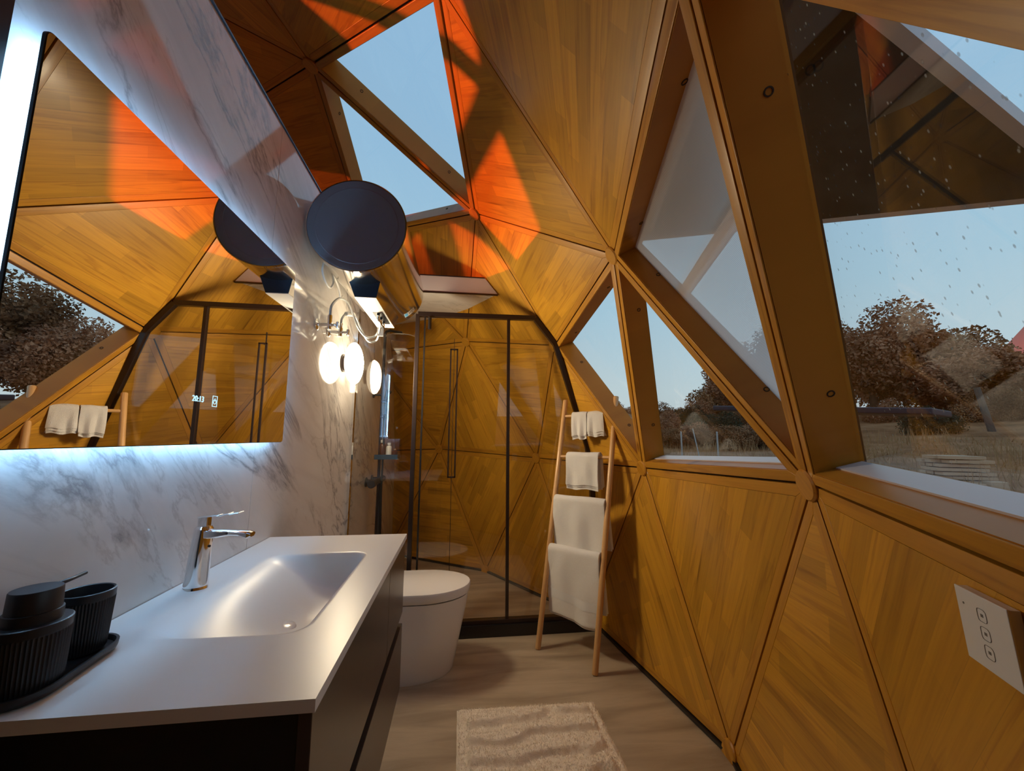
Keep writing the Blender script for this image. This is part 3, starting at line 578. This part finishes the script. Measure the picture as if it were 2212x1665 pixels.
# inlet valves and hoses
vv = tag(empty('valve_set', (-.62, 1.95, .53)), 'pair of chrome angle valves with small taps on the marble wall under the heater', 'valve')
for (yy, zz) in ((1.89, .512), (2.06, .522)):
    b_ = MB().tube([(-.668,yy,zz), (-.60,yy,zz)], .010, 14).lathe((-.669,yy,zz), (1,0,0), [(.026,0), (.026,.004), (.012,.010), (0,.010)], 20)
    b_.tube([(-.612,yy,zz), (-.612,yy,zz+.045)], .011, 14); b_.tube([(-.612,yy,zz-.004), (-.612,yy,zz-.022)], .009, 12); o = sharp(b_.build('valve_body', M['chrome'], vv))
    b_ = MB().tube([(-.60,yy,zz), (-.582,yy,zz)], .007, 10); b_.box(-.582,-.570,yy-.008,yy+.008,zz-.016,zz+.016); b_.build('tap_handle', M['chrome'], vv, bevel=.002)
def spline(pts, k=8):
    P_ = [Vector(p) for p in pts]; P_ = [P_[0]*2-P_[1]]+P_+[P_[-1]*2-P_[-2]]; out = []
    for i in range(1, len(P_)-2):
        for j in range(k):
            t = j/k; a, b, c, d = P_[i-1:i+3]; out.append(.5*((2*b)+(-a+c)*t+(2*a-5*b+4*c-d)*t*t+(-a+3*b-3*c+d)*t**3))
    out.append(P_[-2]); return out
h1 = tag(MB().tube(spline([(-.612,1.89,.556), (-.61,1.90,.61), (-.60,1.97,.668), (-.59,2.06,.682), (-.575,2.13,.64), (-.56,2.18,.585), (-.53,2.24,.548), (-.49,2.27,.560), (-.455,2.24,.60), (-.43,2.19,.615)]), .0058, 12).build('flexible_hose', M['braid'], smooth=True), 'braided steel water hose arching highest from the left-hand valve to the heater', 'hose', 'braided hoses under the water heater')
h2 = tag(MB().tube(spline([(-.612,2.06,.566), (-.608,2.065,.60), (-.595,2.12,.645), (-.575,2.19,.640), (-.55,2.24,.575), (-.52,2.28,.530), (-.48,2.29,.545), (-.45,2.20,.585), (-.43,2.12,.605)]), .0055, 12).build('flexible_hose', M['braid'], smooth=True), 'braided steel water hose with white collar looping lower from the right-hand valve', 'hose', 'braided hoses under the water heater')
ORG[h2.name] = Vector((0,0,-OFF)); MB().tube([(-.600,2.095,.630), (-.582,2.165,.648)], .0115, 12).build('collar', M['white'], h2)
tag(MB().tube(spline([(-.645,1.86,.80), (-.645,1.85,.755), (-.645,1.90,.722), (-.645,1.97,.720), (-.645,2.01,.765), (-.645,1.99,.80), (-.645,2.03,.79), (-.645,2.10,.765), (-.645,2.14,.725), (-.645,2.17,.75)]), .005, 8).build('power_cable', M['white'], smooth=True), 'white power cable coiled against the marble wall beneath the heater', 'cable')
# ------------------------------------------------------------------ wall lamp
wl = tag(empty('wall_lamp', (-.66, 2.33, .412)), 'glowing round opal glass wall lamp on the marble wall below the valves', 'lamp')
sharp(MB().lathe((-.669,2.33,.412), (1,0,0), [(.050,0), (.050,.008), (.042,.009), (.042,.016), (.034,.017), (.034,.024), (0,.024)], 40).build('base', M['bronze'], wl))
GP = [(.118*math.sin(math.pi*k/24), -.044*math.cos(math.pi*k/24)) for k in range(25)]
MB().lathe((-.607,2.33,.412), (1,0,0), GP[:13], 48, cap=False).build('globe_back', M['lamp_dim'], wl, smooth=True)
MB().lathe((-.607,2.33,.412), (1,0,0), GP[12:], 48, cap=False).build('globe', M['lamp'], wl, smooth=True)
# ------------------------------------------------------------------ toilet
to = tag(empty('toilet', (-.3, 2.3, -1.19)), 'white one-piece toilet with closed flat lid between vanity and shower screen', 'toilet')
def dshape(x0, x1, yc, hw, z, n=18):
    r = hw; pts = [(x0, yc-hw, z)]; ax_ = min(.24, (x1-x0)*.7)
    for k in range(n+1):
        a = -math.pi/2+math.pi*k/n; pts.append((x1-ax_+ax_*math.cos(a), yc+hw*math.sin(a), z))
    pts.append((x0, yc+hw, z)); return pts
def loft(rows, mat, name, root, ang=40):
    mb = MB(); n_ = len(rows[0])
    base = len(mb.v); mb.v += [p for r in rows for p in r]
    for k in range(len(rows)-1):
        for i in range(n_): mb.f.append((base+k*n_+i, base+k*n_+(i+1) % n_, base+(k+1)*n_+(i+1) % n_, base+(k+1)*n_+i))
    mb.f.append(tuple(range(n_-1,-1,-1))); mb.f.append(tuple((len(rows)-1)*n_+i for i in range(n_)))
    return sharp(mb.build(name, mat, root), ang)
tyc = 2.285
loft([dshape(-.60,-.020,tyc,.150,-1.19), dshape(-.60,-.012,tyc,.153,-1.178), dshape(-.62,.025,tyc,.170,-1.0), dshape(-.63,.052,tyc,.180,-.87), dshape(-.64,.060,tyc,.184,-.815)], M['ceramic'], 'bowl', to)
loft([dshape(-.64,.054,tyc,.180,-.8145), dshape(-.64,.054,tyc,.180,-.811)], M['dark'], 'lid_gap', to)
loft([dshape(-.645,.060,tyc,.184,-.8105), dshape(-.645,.066,tyc,.188,-.806), dshape(-.645,.072,tyc,.192,-.772), dshape(-.645,.068,tyc,.189,-.764), dshape(-.643,.056,tyc,.180,-.760)], M['ceramic'], 'lid', to)
# ------------------------------------------------------------------ towel ladder
la = tag(empty('towel_ladder', (.58, 2.26, -1.19)), 'leaning bamboo towel ladder with round rails against the timber wall', 'ladder')
L0, L1 = Vector((.461,2.399,-1.189)), Vector((.691,2.585,.246)); R0, R1 = Vector((.700,2.119,-1.189)), Vector((.948,2.351,.252))
def lad(t, s): return L0.lerp(L1, t).lerp(R0.lerp(R1, t), s)
for a, b in ((L0, L1), (R0, R1)):
    e = (b-a).normalized(); sharp(MB().tube([a, a+e*.004, b-e*.004, b], [.0145,.0160,.0160,.0145], 20).build('rail', M['bamboo'], la, uvf=uvgen(a, e, e.orthogonal().normalized())))
RT = (.925, .745, .565, .37)
for t in RT:
    a, b = lad(t, -.01), lad(t, 1.01); e = (b-a).normalized(); sharp(MB().tube([a, b], .0095, 16).build('rung', M['bamboo'], la, uvf=uvgen(a, e, e.orthogonal().normalized())))
# towels: folded sheet hung over a rung
nrm = (R0-L0).cross(L1-L0).normalized(); nrm = nrm if nrm.y < 0 else -nrm        # towards the room
hdir = Vector((nrm.x, nrm.y, 0)).normalized()
def towel(t, s0, s1, front, back, layers, label, grp, seed, th=.007, hem=0, skew=0., flare=.0, band=False):
    rng = random.Random(seed); nu, nv = 34, 64
    root = tag(empty('towel', lad(t, (s0+s1)/2)), label, 'towel', grp)
    ph = [rng.uniform(0, 6.28) for _ in range(6)]
    for L in range(layers):
        mb = MB(); rad = .0105+th*.5+L*(th*1.12); f_ = front-L*rng.uniform(.006, .016); b_ = back-L*rng.uniform(.006, .014)
        e0 = s0+rng.uniform(-.004, .004); e1 = s1+rng.uniform(-.004, .006)+.008*L*(1 if flare else 0)
        rows = []
        for j in range(nv+1):
            q = j/nv; Ltot = f_+b_+math.pi*rad; d = q*Ltot
            row = []
            for i in range(nu+1):
                s = i/nu; base = lad(t, e0+(e1-e0)*s)
                ff = f_-skew*(1-s)
                if d < ff:                       # front fall
                    down = ff-d; p = base+hdir*(rad+.010*min(1, down/.05)*0)+Vector((0,0,-down)); k = min(1, down/.12)
                    p += hdir*(k*(.0045*math.sin(7*s*math.pi/2+ph[0]+down*5)+.003*math.sin(17*s+ph[1]-down*9)+.010*flare*down*math.sin(5*s+ph[4])))
                    p += Vector((0,0,1))*(.004*math.sin(9*s+ph[2]))*k
                    p += (R0-L0).normalized()*k*.004*math.sin(down*14+ph[3])*(1 if s > .5 else -1)
                elif d < ff+math.pi*rad:
                    a = (d-ff)/rad; p = base+hdir*(rad*math.cos(a))+Vector((0,0,rad*math.sin(a)+.0012*math.sin(8*s+ph[5])))
                else:
                    down = d-ff-math.pi*rad; k = min(1, down/.12); p = base-hdir*(rad+.03*flare*down)+Vector((0,0,-down)); p -= hdir*k*(.004*math.sin(6*s+ph[3]+down*4)); 
                    p += (R0-L0).normalized()*(.10*flare*down*s)
                row.append(p)
            rows.append(row)
        for row in rows: mb.v += [tuple(p) for p in row]
        for j in range(nv):
            for i in range(nu): a = j*(nu+1)+i; mb.f.append((a, a+1, a+nu+2, a+nu+1))
        o = mb.build('cloth_fold', M['towel'], root, smooth=True)
        m = o.modifiers.new('thick', 'SOLIDIFY'); m.thickness = th; m.offset = 0
        m = o.modifiers.new('round', 'BEVEL'); m.width = th*.35; m.segments = 2; m.limit_method = 'ANGLE'
        if band and L == layers-1:
            bb = MB()
            for off_ in (0.0,):
                z0_, z1_ = .085, .125; P0 = []
                for i in range(nu+1):
                    s = i/nu
                    for dd in (z0_, z1_):
                        jj = int(dd/(f_+b_+math.pi*rad)*nv+.5); P0.append(Vector(rows[jj][i])+hdir*(th*.5+.0012))
                bb.v = [tuple(p) for p in P0]; bb.f = [(2*i, 2*i+2, 2*i+3, 2*i+1) for i in range(nu)]
            bb.build('woven_band', M['label'], root, smooth=True)
    return root
towel(RT[0], .20, .49, .150, .13, 3, 'small white face cloth folded on the top rung, left of the two', 'small face cloths on the top rung', 1, .0045)
towel(RT[0], .51, .80, .135, .13, 3, 'small white face cloth folded on the top rung, right of the two', 'small face cloths on the top rung', 2, .0045, flare=.6)
towel(RT[1], .18, .78, .195, .19, 3, 'white hand towel folded over the second rung from the top', 'towels on the ladder', 3, .006, flare=.5)
towel(RT[2], .03, .97, .30, .26, 2, 'thick white bath towel over the third rung, partly behind the lowest towel', 'towels on the ladder', 4, .009, flare=.7)
towel(RT[3], .03, .95, .385, .30, 2, 'thick white bath towel with woven band over the lowest rung', 'towels on the ladder', 5, .009, skew=.03, flare=.6, band=True)
# ------------------------------------------------------------------ bath mat
rg = tag(empty('bath_mat', (.31, 1.5, -1.19)), 'cream shaggy rectangular bath mat on the floor in front of the vanity', 'mat')
nx, ny = 150, 210; x0, x1, y0, y1 = .010, .625, 1.02, 1.925; mb = MB(); HT = {}
from mathutils import noise as mn
def rh(x, y):
    e = min(x-x0, x1-x, y-y0, y1-y); edge = min(1, e/.012)
    z = .010*edge
    if e > .035:
        u = min(1, (e-.035)/.02)
        wv = math.sin(y*62+1.4*math.sin(x*8+y*4)+2.6*mn.noise(Vector((x*6, y*9, 3))))
        z += u*(.020*max(0, min(1, wv*1.1+.45+.9*mn.noise(Vector((x*16, y*16, 0)))))+.003)
    z += .0035*mn.noise(Vector((x*95, y*95, 1)))+.002*mn.noise(Vector((x*190, y*190, 5)))
    return z
for j in range(ny+1):
    for i in range(nx+1):
        x = x0+(x1-x0)*i/nx; y = y0+(y1-y0)*j/ny; wob = .003*mn.noise(Vector((x*12, y*12, 8)))
        edge = i in (0, nx) or j in (0, ny)
        mb.v.append((x+wob, y+wob+(x-.3)*-.03, -1.1895+(0 if edge else max(.002, rh(x, y)))))
for j in range(ny):
    for i in range(nx): a = j*(nx+1)+i; mb.f.append((a, a+1, a+nx+2, a+nx+1))
mb.build('mat_base', M['rug'], rg, smooth=True)
mb = MB()
for k in range(26000):
    x = random.uniform(x0+.004, x1-.004); y = random.uniform(y0+.004, y1-.004); h = rh(x, y); yy = y+(x-.3)*-.03
    a = random.uniform(0, 6.28); l = random.uniform(.006, .013); wd = .0011; c_, s_ = math.cos(a), math.sin(a); tx, tyy = random.uniform(-.006, .006), random.uniform(-.006, .006)
    z = -1.1895+h-.001; mb.v += [(x-c_*wd, yy-s_*wd, z), (x+c_*wd, yy+s_*wd, z), (x+tx, yy+tyy, z+l*.8)]; n0 = len(mb.v)-3; mb.f.append((n0, n0+1, n0+2))
mb.build('pile', M['rug'], rg, kind='stuff')
# ------------------------------------------------------------------ switch panel and sticker
Pp = [NODE[i] for i in (73,74,85)]; pn_ = (Pp[1]-Pp[0]).cross(Pp[2]-Pp[0]).normalized()
if pn_.dot(DC-Pp[0]) < 0: pn_ = -pn_
c0, cX, cZ = Vector((.666,.474,-.190)), Vector((.627,.401,-.190)), Vector((.675,.480,-.276))
ex = (cX-c0); ex = (ex-pn_*ex.dot(pn_)).normalized(); ez = ex.cross(pn_); ez = ez if ez.z > 0 else -ez
swo = c0+pn_*.002
sw = tag(empty('light_switch', swo), 'white glass touch switch panel with three rounded keys on the timber wall', 'switch')
def sq(o_, x0_, x1_, z0_, z1_, d0, d1): 
    f = lambda d: [o_+ex*x0_+ez*z0_+pn_*d, o_+ex*x1_+ez*z0_+pn_*d, o_+ex*x1_+ez*z1_+pn_*d, o_+ex*x0_+ez*z1_+pn_*d]
    return MB().prism(f(d0), f(d1))
sq(swo, 0, .086, -.086, 0, -.001, .009).build('back_box', M['sill'], sw); sq(swo, -.001, .087, -.087, .001, .0091, .0115).build('glass_plate', M['white'], sw, bevel=.0006, seg=1)
def keyring(o_, cx, cz, r, w_=.0009):
    mb = MB(); pts = []
    for qx, qz, a0 in ((r*.45, r*.45, 0), (-r*.45, r*.45, 90), (-r*.45, -r*.45, 180), (r*.45, -r*.45, 270)):
        for k in range(6): a = math.radians(a0+18*k); pts.append((cx+qx+r*.55*math.cos(a), cz+qz+r*.55*math.sin(a)))
    for k in range(len(pts)):
        a, b = pts[k], pts[(k+1) % len(pts)]; mb.beam(o_+ex*a[0]+ez*a[1]+pn_*.0117, o_+ex*b[0]+ez*b[1]+pn_*.0117, .0003, w_, ex.cross(pn_)*1.0+pn_*0+ (ez if abs(b[0]-a[0]) > abs(b[1]-a[1]) else ex)*1.0)
    return mb
for k, cx in enumerate((.022, .043, .064)):
    kz = -.043
    kk = keyring(swo, .043, -.022-.021*k, .0075)
    kk.beam(swo+ex*.041+ez*(-.022-.021*k)+pn_*.0117, swo+ex*.045+ez*(-.022-.021*k)+pn_*.0117, .0004, .0035, ez); kk.build('touch_key', M['ink'], sw)
MB().lathe(swo+ex*.012+ez*(-.018)+pn_*.0115, pn_, [(.0014,0), (.0014,.0004), (0,.0004)], 10).build('indicator', M['ink'], sw)
st = NODE[86]; rd = (DC-st).normalized(); sd_ = rd.cross(Vector((0,0,1))).normalized(); s0_ = NODE[86]+rd*.006+sd_*(.05 if (sd_.y < 0) else -.05)+Vector((0,0,-.03)); uz = sd_.cross(rd); uz = uz if uz.z > 0 else -uz
o = MB().prism([s0_+sd_*a+uz*b for a, b in ((-.008,-.012),(.008,-.012),(.008,.012),(-.008,.012))], [s0_+rd*.001+sd_*a+uz*b for a, b in ((-.008,-.012),(.008,-.012),(.008,.012),(-.008,.012))]).build('sticker', M['label'])
tag(o, 'tiny white sticker beside the round hub under the middle clear window', 'sticker')
# ------------------------------------------------------------------ outside: slope, trees, fence, planks, canopy
def ground_z(x, y):
    r = math.hypot(x, y); z = -1.95
    if x > 0: z = float(np.interp(r, [5, 7, 9.6, 14, 18, 24, 40, 90], [-1.95, -1.25, -.66, -.35, .10, .95, 2.3, 5.0]))*min(1, x/2)-1.95*(1-min(1, x/2))
    return z+.06*mn.noise(Vector((x*.35, y*.35, 0)))+.03*mn.noise(Vector((x*1.7, y*1.7, 0)))
def grass_mat():
    m, t, p = newmat('dry_winter_grass'); c = t.nodes.new('ShaderNodeTexCoord'); n = t.nodes.new('ShaderNodeTexNoise'); n.inputs['Scale'].default_value = .9; n.inputs['Detail'].default_value = 10; n.inputs['Roughness'].default_value = .7
    t.links.new(c.outputs['Object'], n.inputs['Vector']); col = ramp(t, n.outputs['Fac'], [(.3, (.14,.065,.026)), (.45, (.30,.13,.058)), (.6, (.44,.21,.10)), (.75, (.54,.31,.17))])
    t.links.new(col, p.inputs['Base Color']); p.inputs['Roughness'].default_value = .95; p.inputs['Specular IOR Level'].default_value = .1; return m
M['grass'] = grass_mat(); mb = MB(); N_ = 150
for j in range(N_+1):
    for i in range(N_+1):
        x = -60+150*i/N_; y = -45+150*j/N_; mb.v.append((x, y, ground_z(x, y)))
for j in range(N_):
    for i in range(N_): a = j*(N_+1)+i; mb.f.append((a, a+1, a+N_+2, a+N_+1))
tag(mb.build('ground', M['grass'], smooth=True), kind='structure')
def leafmat(name, a, b):
    m, t, p = newmat(name); oi = t.nodes.new('ShaderNodeTexCoord'); n = t.nodes.new('ShaderNodeTexNoise'); n.inputs['Scale'].default_value = 1.3; n.inputs['Detail'].default_value = 6
    t.links.new(oi.outputs['Object'], n.inputs['Vector']); t.links.new(ramp(t, n.outputs['Fac'], [(.35, a), (.65, b)]), p.inputs['Base Color']); p.inputs['Roughness'].default_value = .8; p.inputs['Specular IOR Level'].default_value = .15; return m
M['leafa'] = leafmat('russet_oak_leaves', (.17,.070,.036), (.52,.25,.135)); M['leafb'] = leafmat('olive_brown_leaves', (.14,.065,.030), (.44,.225,.11)); M['leafc'] = leafmat('dark_green_bush_leaves', (.02,.03,.018), (.06,.07,.04))
M['bark'] = plain('grey_brown_bark', (.10,.065,.045), .9, bump=.5, bscale=30)
def crown_mesh(name, mat, n_, seed, leaf=.16, flat=.75):
    rg_ = np.random.default_rng(seed); nb = 26
    cs = rg_.normal(size=(nb, 3)); cs /= np.linalg.norm(cs, axis=1)[:, None]; cs *= rg_.uniform(.25, .78, (nb, 1)); cs[:, 2] *= flat
    rs = rg_.uniform(.20, .40, nb); k = rg_.integers(0, nb, n_); d = rg_.normal(size=(n_, 3)); d /= np.linalg.norm(d, axis=1)[:, None]
    p = cs[k]+d*(rs[k]*rg_.uniform(.55, 1.05, n_))[:, None]
    a = rg_.normal(size=(n_, 3)); a /= np.linalg.norm(a, axis=1)[:, None]; b = np.cross(a, rg_.normal(size=(n_, 3))); b /= np.linalg.norm(b, axis=1)[:, None]
    l = leaf*rg_.uniform(.6, 1.3, n_)[:, None]/4.
    v = np.stack([p-a*l, p+b*l*.55, p+a*l, p-b*l*.55], 1).reshape(-1, 3); f = np.arange(n_*4).reshape(-1, 4)
    me = bpy.data.meshes.new(name); me.from_pydata(v.tolist(), [], f.tolist()); me.materials.append(mat); return me
CROWN = [crown_mesh('crown', M['leafa'], 34000, 1, .11), crown_mesh('crown', M['leafb'], 34000, 2, .11), crown_mesh('crown', M['leafc'], 14000, 3, .12)]
def trunk_mesh():
    mb = MB(); mb.tube([(0,0,-1.2), (.02,.0,-.7), (.0,.03,-.35), (.03,.0,0)], [.06,.05,.042,.03], 10)
    for k in range(9):
        a = k*2.4; z = -.5+.06*k; mb.tube([(0,0,z), (.22*math.cos(a), .22*math.sin(a), z+.25), (.45*math.cos(a), .45*math.sin(a), z+.45+.03*(k % 3))], [.028,.018,.007], 6)
    me = bpy.data.meshes.new('trunk'); me.from_pydata(mb.v, [], mb.f); me.materials.append(M['bark']); me.polygons.foreach_set('use_smooth', [True]*len(me.polygons)); return me
TRK = trunk_mesh()
def tree(az, dist, top, R_, kind, label, squash=1., name='oak_tree'):
    a = math.radians(az); x, y = dist*math.sin(a), dist*math.cos(a); g = ground_z(x, y); ztop = top*dist; cz = ztop-R_*squash*.9
    root = empty(name, (x, y, g), label, 'tree', 'trees on the slope beyond the windows')
    for nm, me in (('crown', CROWN[kind]), ('trunk', TRK)):
        o = bpy.data.objects.new(nm, me); C.objects.link(o); o.parent = root; o.location = (0, 0, cz-g)
        if nm == 'crown': o.scale = (R_*1.05, R_*1.05, R_*squash); o.rotation_euler = (0, 0, az)
        else: s_ = max(.3, (cz-g)/1.15); o.scale = (R_, R_, s_)
TR = [(49.5, 24, .27, 3.1, 0, 'tallest russet oak just right of the big window post', 1.),
      (44.0, 33, .262, 4.0, 1, 'broad russet oak seen in the mirror and behind the window post', 1.),
      (54.2, 33, .207, 3.9, 1, 'round-topped brown oak right of the tallest tree', .9),
      (58.3, 24, .172, 2.7, 0, 'wide low brown oak near the distant pink hill', .8),
      (64.0, 34, .135, 3.8, 1, 'brown oak at the right edge of the big window', .8),
      (39.3, 23, .225, 2.6, 0, 'russet oak seen through the white insect screen', 1.),
      (35.2, 32, .145, 3.1, 1, 'round russet tree in the middle clear window', .95),
      (31.0, 25, .092, 1.8, 0, 'low reddish tree at the left of the middle clear window', .8),
      (26.3, 36, .088, 2.5, 1, 'dull brown tree behind the timber post between the two clear windows', .8),
      (22.3, 44, .093, 3.1, 0, 'small dark tree low in the leftmost window', .8),
      (18.0, 36, .095, 2.6, 1, 'dark tree behind the shower wall side of the leftmost window', .8),
      (69.5, 25, .19, 3.2, 0, 'brown oak further right along the slope', .9)]
for a in TR: tree(*a)
random.seed(3)
lab = ['dark shrub below the oaks, %s' % s for s in ('behind the left fence post', 'between the thin fence posts', 'under the middle window tree', 'behind the canopy edge', 'below the tallest oak', 'right of the canopy', 'by the leaning wooden post', 'below the wide oak', 'at the right window edge')]
for k, (az, kd) in enumerate(((28, 0), (31.5, 2), (34.8, 2), (38.5, 1), (45, 1), (50, 0), (53.5, 2), (57.5, 1), (62, 0))):
    dist = 18.6+3.6*(k % 2); x, y = dist*math.sin(math.radians(az)), dist*math.cos(math.radians(az)); g = ground_z(x, y); R_ = random.uniform(.75, 1.0)
    root = empty('shrub', (x, y, g), lab[k], 'shrub', 'shrubs under the trees'); o = bpy.data.objects.new('foliage', CROWN[kd]); C.objects.link(o); o.parent = root; o.location = (0, 0, R_*.35); o.scale = (R_*1.2, R_*1.2, R_*1.1); o.rotation_euler = (0, 0, k)
# unseen ridge added on the left to block the low sun from the slope
mb = MB(); K_ = 30
for k in range(K_+1):
    y = 15.2+75*k/K_; hh = (15+2*math.sin(k*1.1))*min(1, (k+.6)/1.6)
    for dx, f_ in ((-14, 0), (-6, .7), (0, 1), (6, .7), (14, 0)): mb.v.append((-46+dx-y*.1, y, -2+hh*f_))
for k in range(K_):
    for j in range(4): b_ = k*5+j; mb.f.append((b_, b_+1, b_+6, b_+5))
tag(mb.build('unseen_shade_ridge', M['leafb'], smooth=True), kind='structure')
for az, dist, R_, kd, lb in ((28.6, 14.5, .62, 1, 'grey-brown brush clump at the left foot of the middle clear window'), (32.6, 15.5, .72, 0, 'reddish brush clump between the two thin fence posts'), (36.6, 14.0, .70, 1, 'grey-brown brush clump under the near end of the dark canopy'), (40.2, 15.0, .8, 0, 'brush clump hidden mostly by the frame of the screened window')):
    x, y = dist*math.sin(math.radians(az)), dist*math.cos(math.radians(az)); g = ground_z(x, y)
    root = empty('shrub', (x, y, g), lb, 'shrub', 'shrubs under the trees'); o = bpy.data.objects.new('foliage', CROWN[kd]); C.objects.link(o); o.parent = root; o.location = (0, 0, R_*.45); o.scale = (R_*1.25, R_*1.25, R_*.8); o.rotation_euler = (0, 0, az)
# distant hill
mb = MB(); hl = []
for k in range(41):
    a = math.radians(30+60*k/40); top = .195+.05*math.exp(-((math.degrees(a)-66)/7)**2)+.012*math.sin(k*.9)-(.10 if k < 18 else .10*math.exp(-(k-18)/2.)); hl.append((a, top))
for a, tp in hl:
    tp = tp if a > math.radians(57) else .03
    for dd, zz in ((150, -.02), (170, tp*.6), (190, tp), (240, -.05)): mb.v.append((dd*math.sin(a), dd*math.cos(a), zz*dd))
for k in range(40):
    for j in range(3): b_ = k*4+j; mb.f.append((b_, b_+4, b_+5, b_+1))
hm = plain('hazy_pink_hillside', (.24,.17,.15), .95, 0, .1, 0, .6, .15); tag(mb.build('distant_hill', hm, smooth=True), kind='structure')
# fence posts
def at(az, dist, dz=0): a = math.radians(az); x, y = dist*math.sin(a), dist*math.cos(a); return Vector((x, y, ground_z(x, y)+dz))
M['galv'] = plain('galvanised_post', (.45,.46,.47), .4, .6); M['oldwood'] = plain('weathered_wood', (.13,.10,.08), .9, bump=.5, bscale=60)
for az, top_, lb in ((30.1, .010, 'thin pale fence post at the left of the middle window'), (34.3, .005, 'thin pale fence post in the middle of the middle window')):
    p = at(az, 12); o = MB().tube([p-Vector((0,0,.1)), (p.x, p.y, .012*12+top_)], .022, 8).lathe((p.x, p.y, .012*12+top_), (0,0,1), [(.024,0), (.024,.02), (0,.03)], 8).build('fence_post', M['galv']); tag(o, lb, 'fence post')
p = at(32.2, 12); tag(MB().tube([p-Vector((0,0,.1)), p+Vector((-.12,.08,.75))], .016, 8).build('stake', M['galv']), 'short leaning pale stake between the two thin fence posts', 'stake')
p = at(57.4, 19); tag(MB().tube([p-Vector((0,0,.1)), p+Vector((-.20,.1,1.35))], [.09,.075], 8).build('fence_post', M['oldwood']), 'leaning weathered wooden post right of the plank pile', 'fence post')
p = at(53.2, 19); tag(MB().tube([p-Vector((0,0,.1)), p+Vector((.03,0,.75))], [.08,.07], 8).build('fence_post', M['oldwood']), 'short weathered wooden post above the dark canopy tip', 'fence post')
# plank pile
M['plank'] = plain('pale_sawn_plank', (.56,.36,.23), .85, bump=.3, bscale=80)
pp_ = at(54.7, 9.6); pile = tag(empty('plank_pile', pp_), 'stack of pale sawn planks lying on the slope outside the big window', 'planks')
ang = math.radians(-25); cxv, cyv = Vector((math.cos(ang), math.sin(ang), 0)), Vector((-math.sin(ang), math.cos(ang), 0)); random.seed(9)
for lay in range(7):
    L_ = .74-.04*lay
    for r_ in range(3):
        c = pp_+cyv*((r_-1)*.20+random.uniform(-.03, .03))+Vector((0,0,.03+.062*lay)); d_ = cxv.copy(); d_.rotate(Matrix.Rotation(random.uniform(-.09, .09), 3, 'Z')); q = random.uniform(-.06, .06)
        MB().beam(c-d_*(L_/2-q), c+d_*(L_/2+q), .17, .045).build('plank', M['plank'], pile)
bb_ = pp_-Vector((math.sin(math.radians(54.7)), math.cos(math.radians(54.7)), 0))*.6
for k, (dx, ln) in enumerate(((-.22, .56), (.20, .20), (.45, .20))):
    c = bb_+cxv*dx; c.z = ground_z(c.x, c.y)+.075; tag(MB().beam(c-cxv*ln/2, c+cxv*ln/2, .16, .15).build('concrete_block', M['plank'], bevel=.01), ('long pale block in front of the plank pile', 'pale square block at the right of the long block', 'outermost pale block right of the plank pile')[k], 'block')
# dark canopy outside
cn = tag(empty('canopy', (3.3, 3.0, .2)), 'dark flat canopy slab on thin posts outside the windows', 'canopy')
def ray_pt(az, tan, dist): a = math.radians(az); return Vector((dist*math.sin(a), dist*math.cos(a), tan*dist))
A_, B_ = ray_pt(34.0, .062, 5.2), ray_pt(53.8, .042, 4.6); dd = (B_-A_).normalized(); pr = Vector((dd.y, -dd.x, 0)).normalized()
if pr.dot(A_) < 0: pr = -pr
MB().prism([A_, B_, B_+pr*.7, A_+pr*.7], [q+Vector((0,0,.055)) for q in (A_, B_, B_+pr*.7, A_+pr*.7)]).build('slab', plain('dark_purple_metal', (.035,.022,.035), .5), cn, bevel=.01)
for f_ in (.42, .52):
    q = A_.lerp(B_, f_)+pr*.35; MB().tube([(q.x, q.y, ground_z(q.x, q.y)-.05), (q.x, q.y, q.z)], .02, 8).build('post', M['oldwood'], cn)
# dry grass tufts
mb = MB(); random.seed(5)
for k in range(7000):
    az = random.uniform(20, 66); dist = random.uniform(5.5, 17); p = at(az, dist); h = random.uniform(.10, .35)*(1.5 if (mn.noise(Vector((p.x*.5, p.y*.5, 4))) > .1) else .6)
    a = random.uniform(0, 6.28); wd = .006*dist/8; c_, s_ = math.cos(a)*wd, math.sin(a)*wd; lx, ly = random.uniform(-.12, .12), random.uniform(-.12, .12)
    n0 = len(mb.v); mb.v += [(p.x-c_, p.y-s_, p.z-.02), (p.x+c_, p.y+s_, p.z-.02), (p.x+lx, p.y+ly, p.z+h)]; mb.f.append((n0, n0+1, n0+2))
for k in range(3200):
    p = at(random.uniform(46, 54), random.uniform(6.2, 8.2)); h = random.uniform(.22, .50); a = random.uniform(0, 6.28); c_, s_ = math.cos(a)*.005, math.sin(a)*.005; lx, ly = random.uniform(-.10, .10), random.uniform(-.10, .10)
    n0 = len(mb.v); mb.v += [(p.x-c_, p.y-s_, p.z-.02), (p.x+c_, p.y+s_, p.z-.02), (p.x+lx, p.y+ly, p.z+h)]; mb.f.append((n0, n0+1, n0+2))
tag(mb.build('dry_grass', plain('straw_grass', (.38,.21,.095), .9)), 'dry straw-coloured grass on the slope outside', 'grass', kind='stuff')
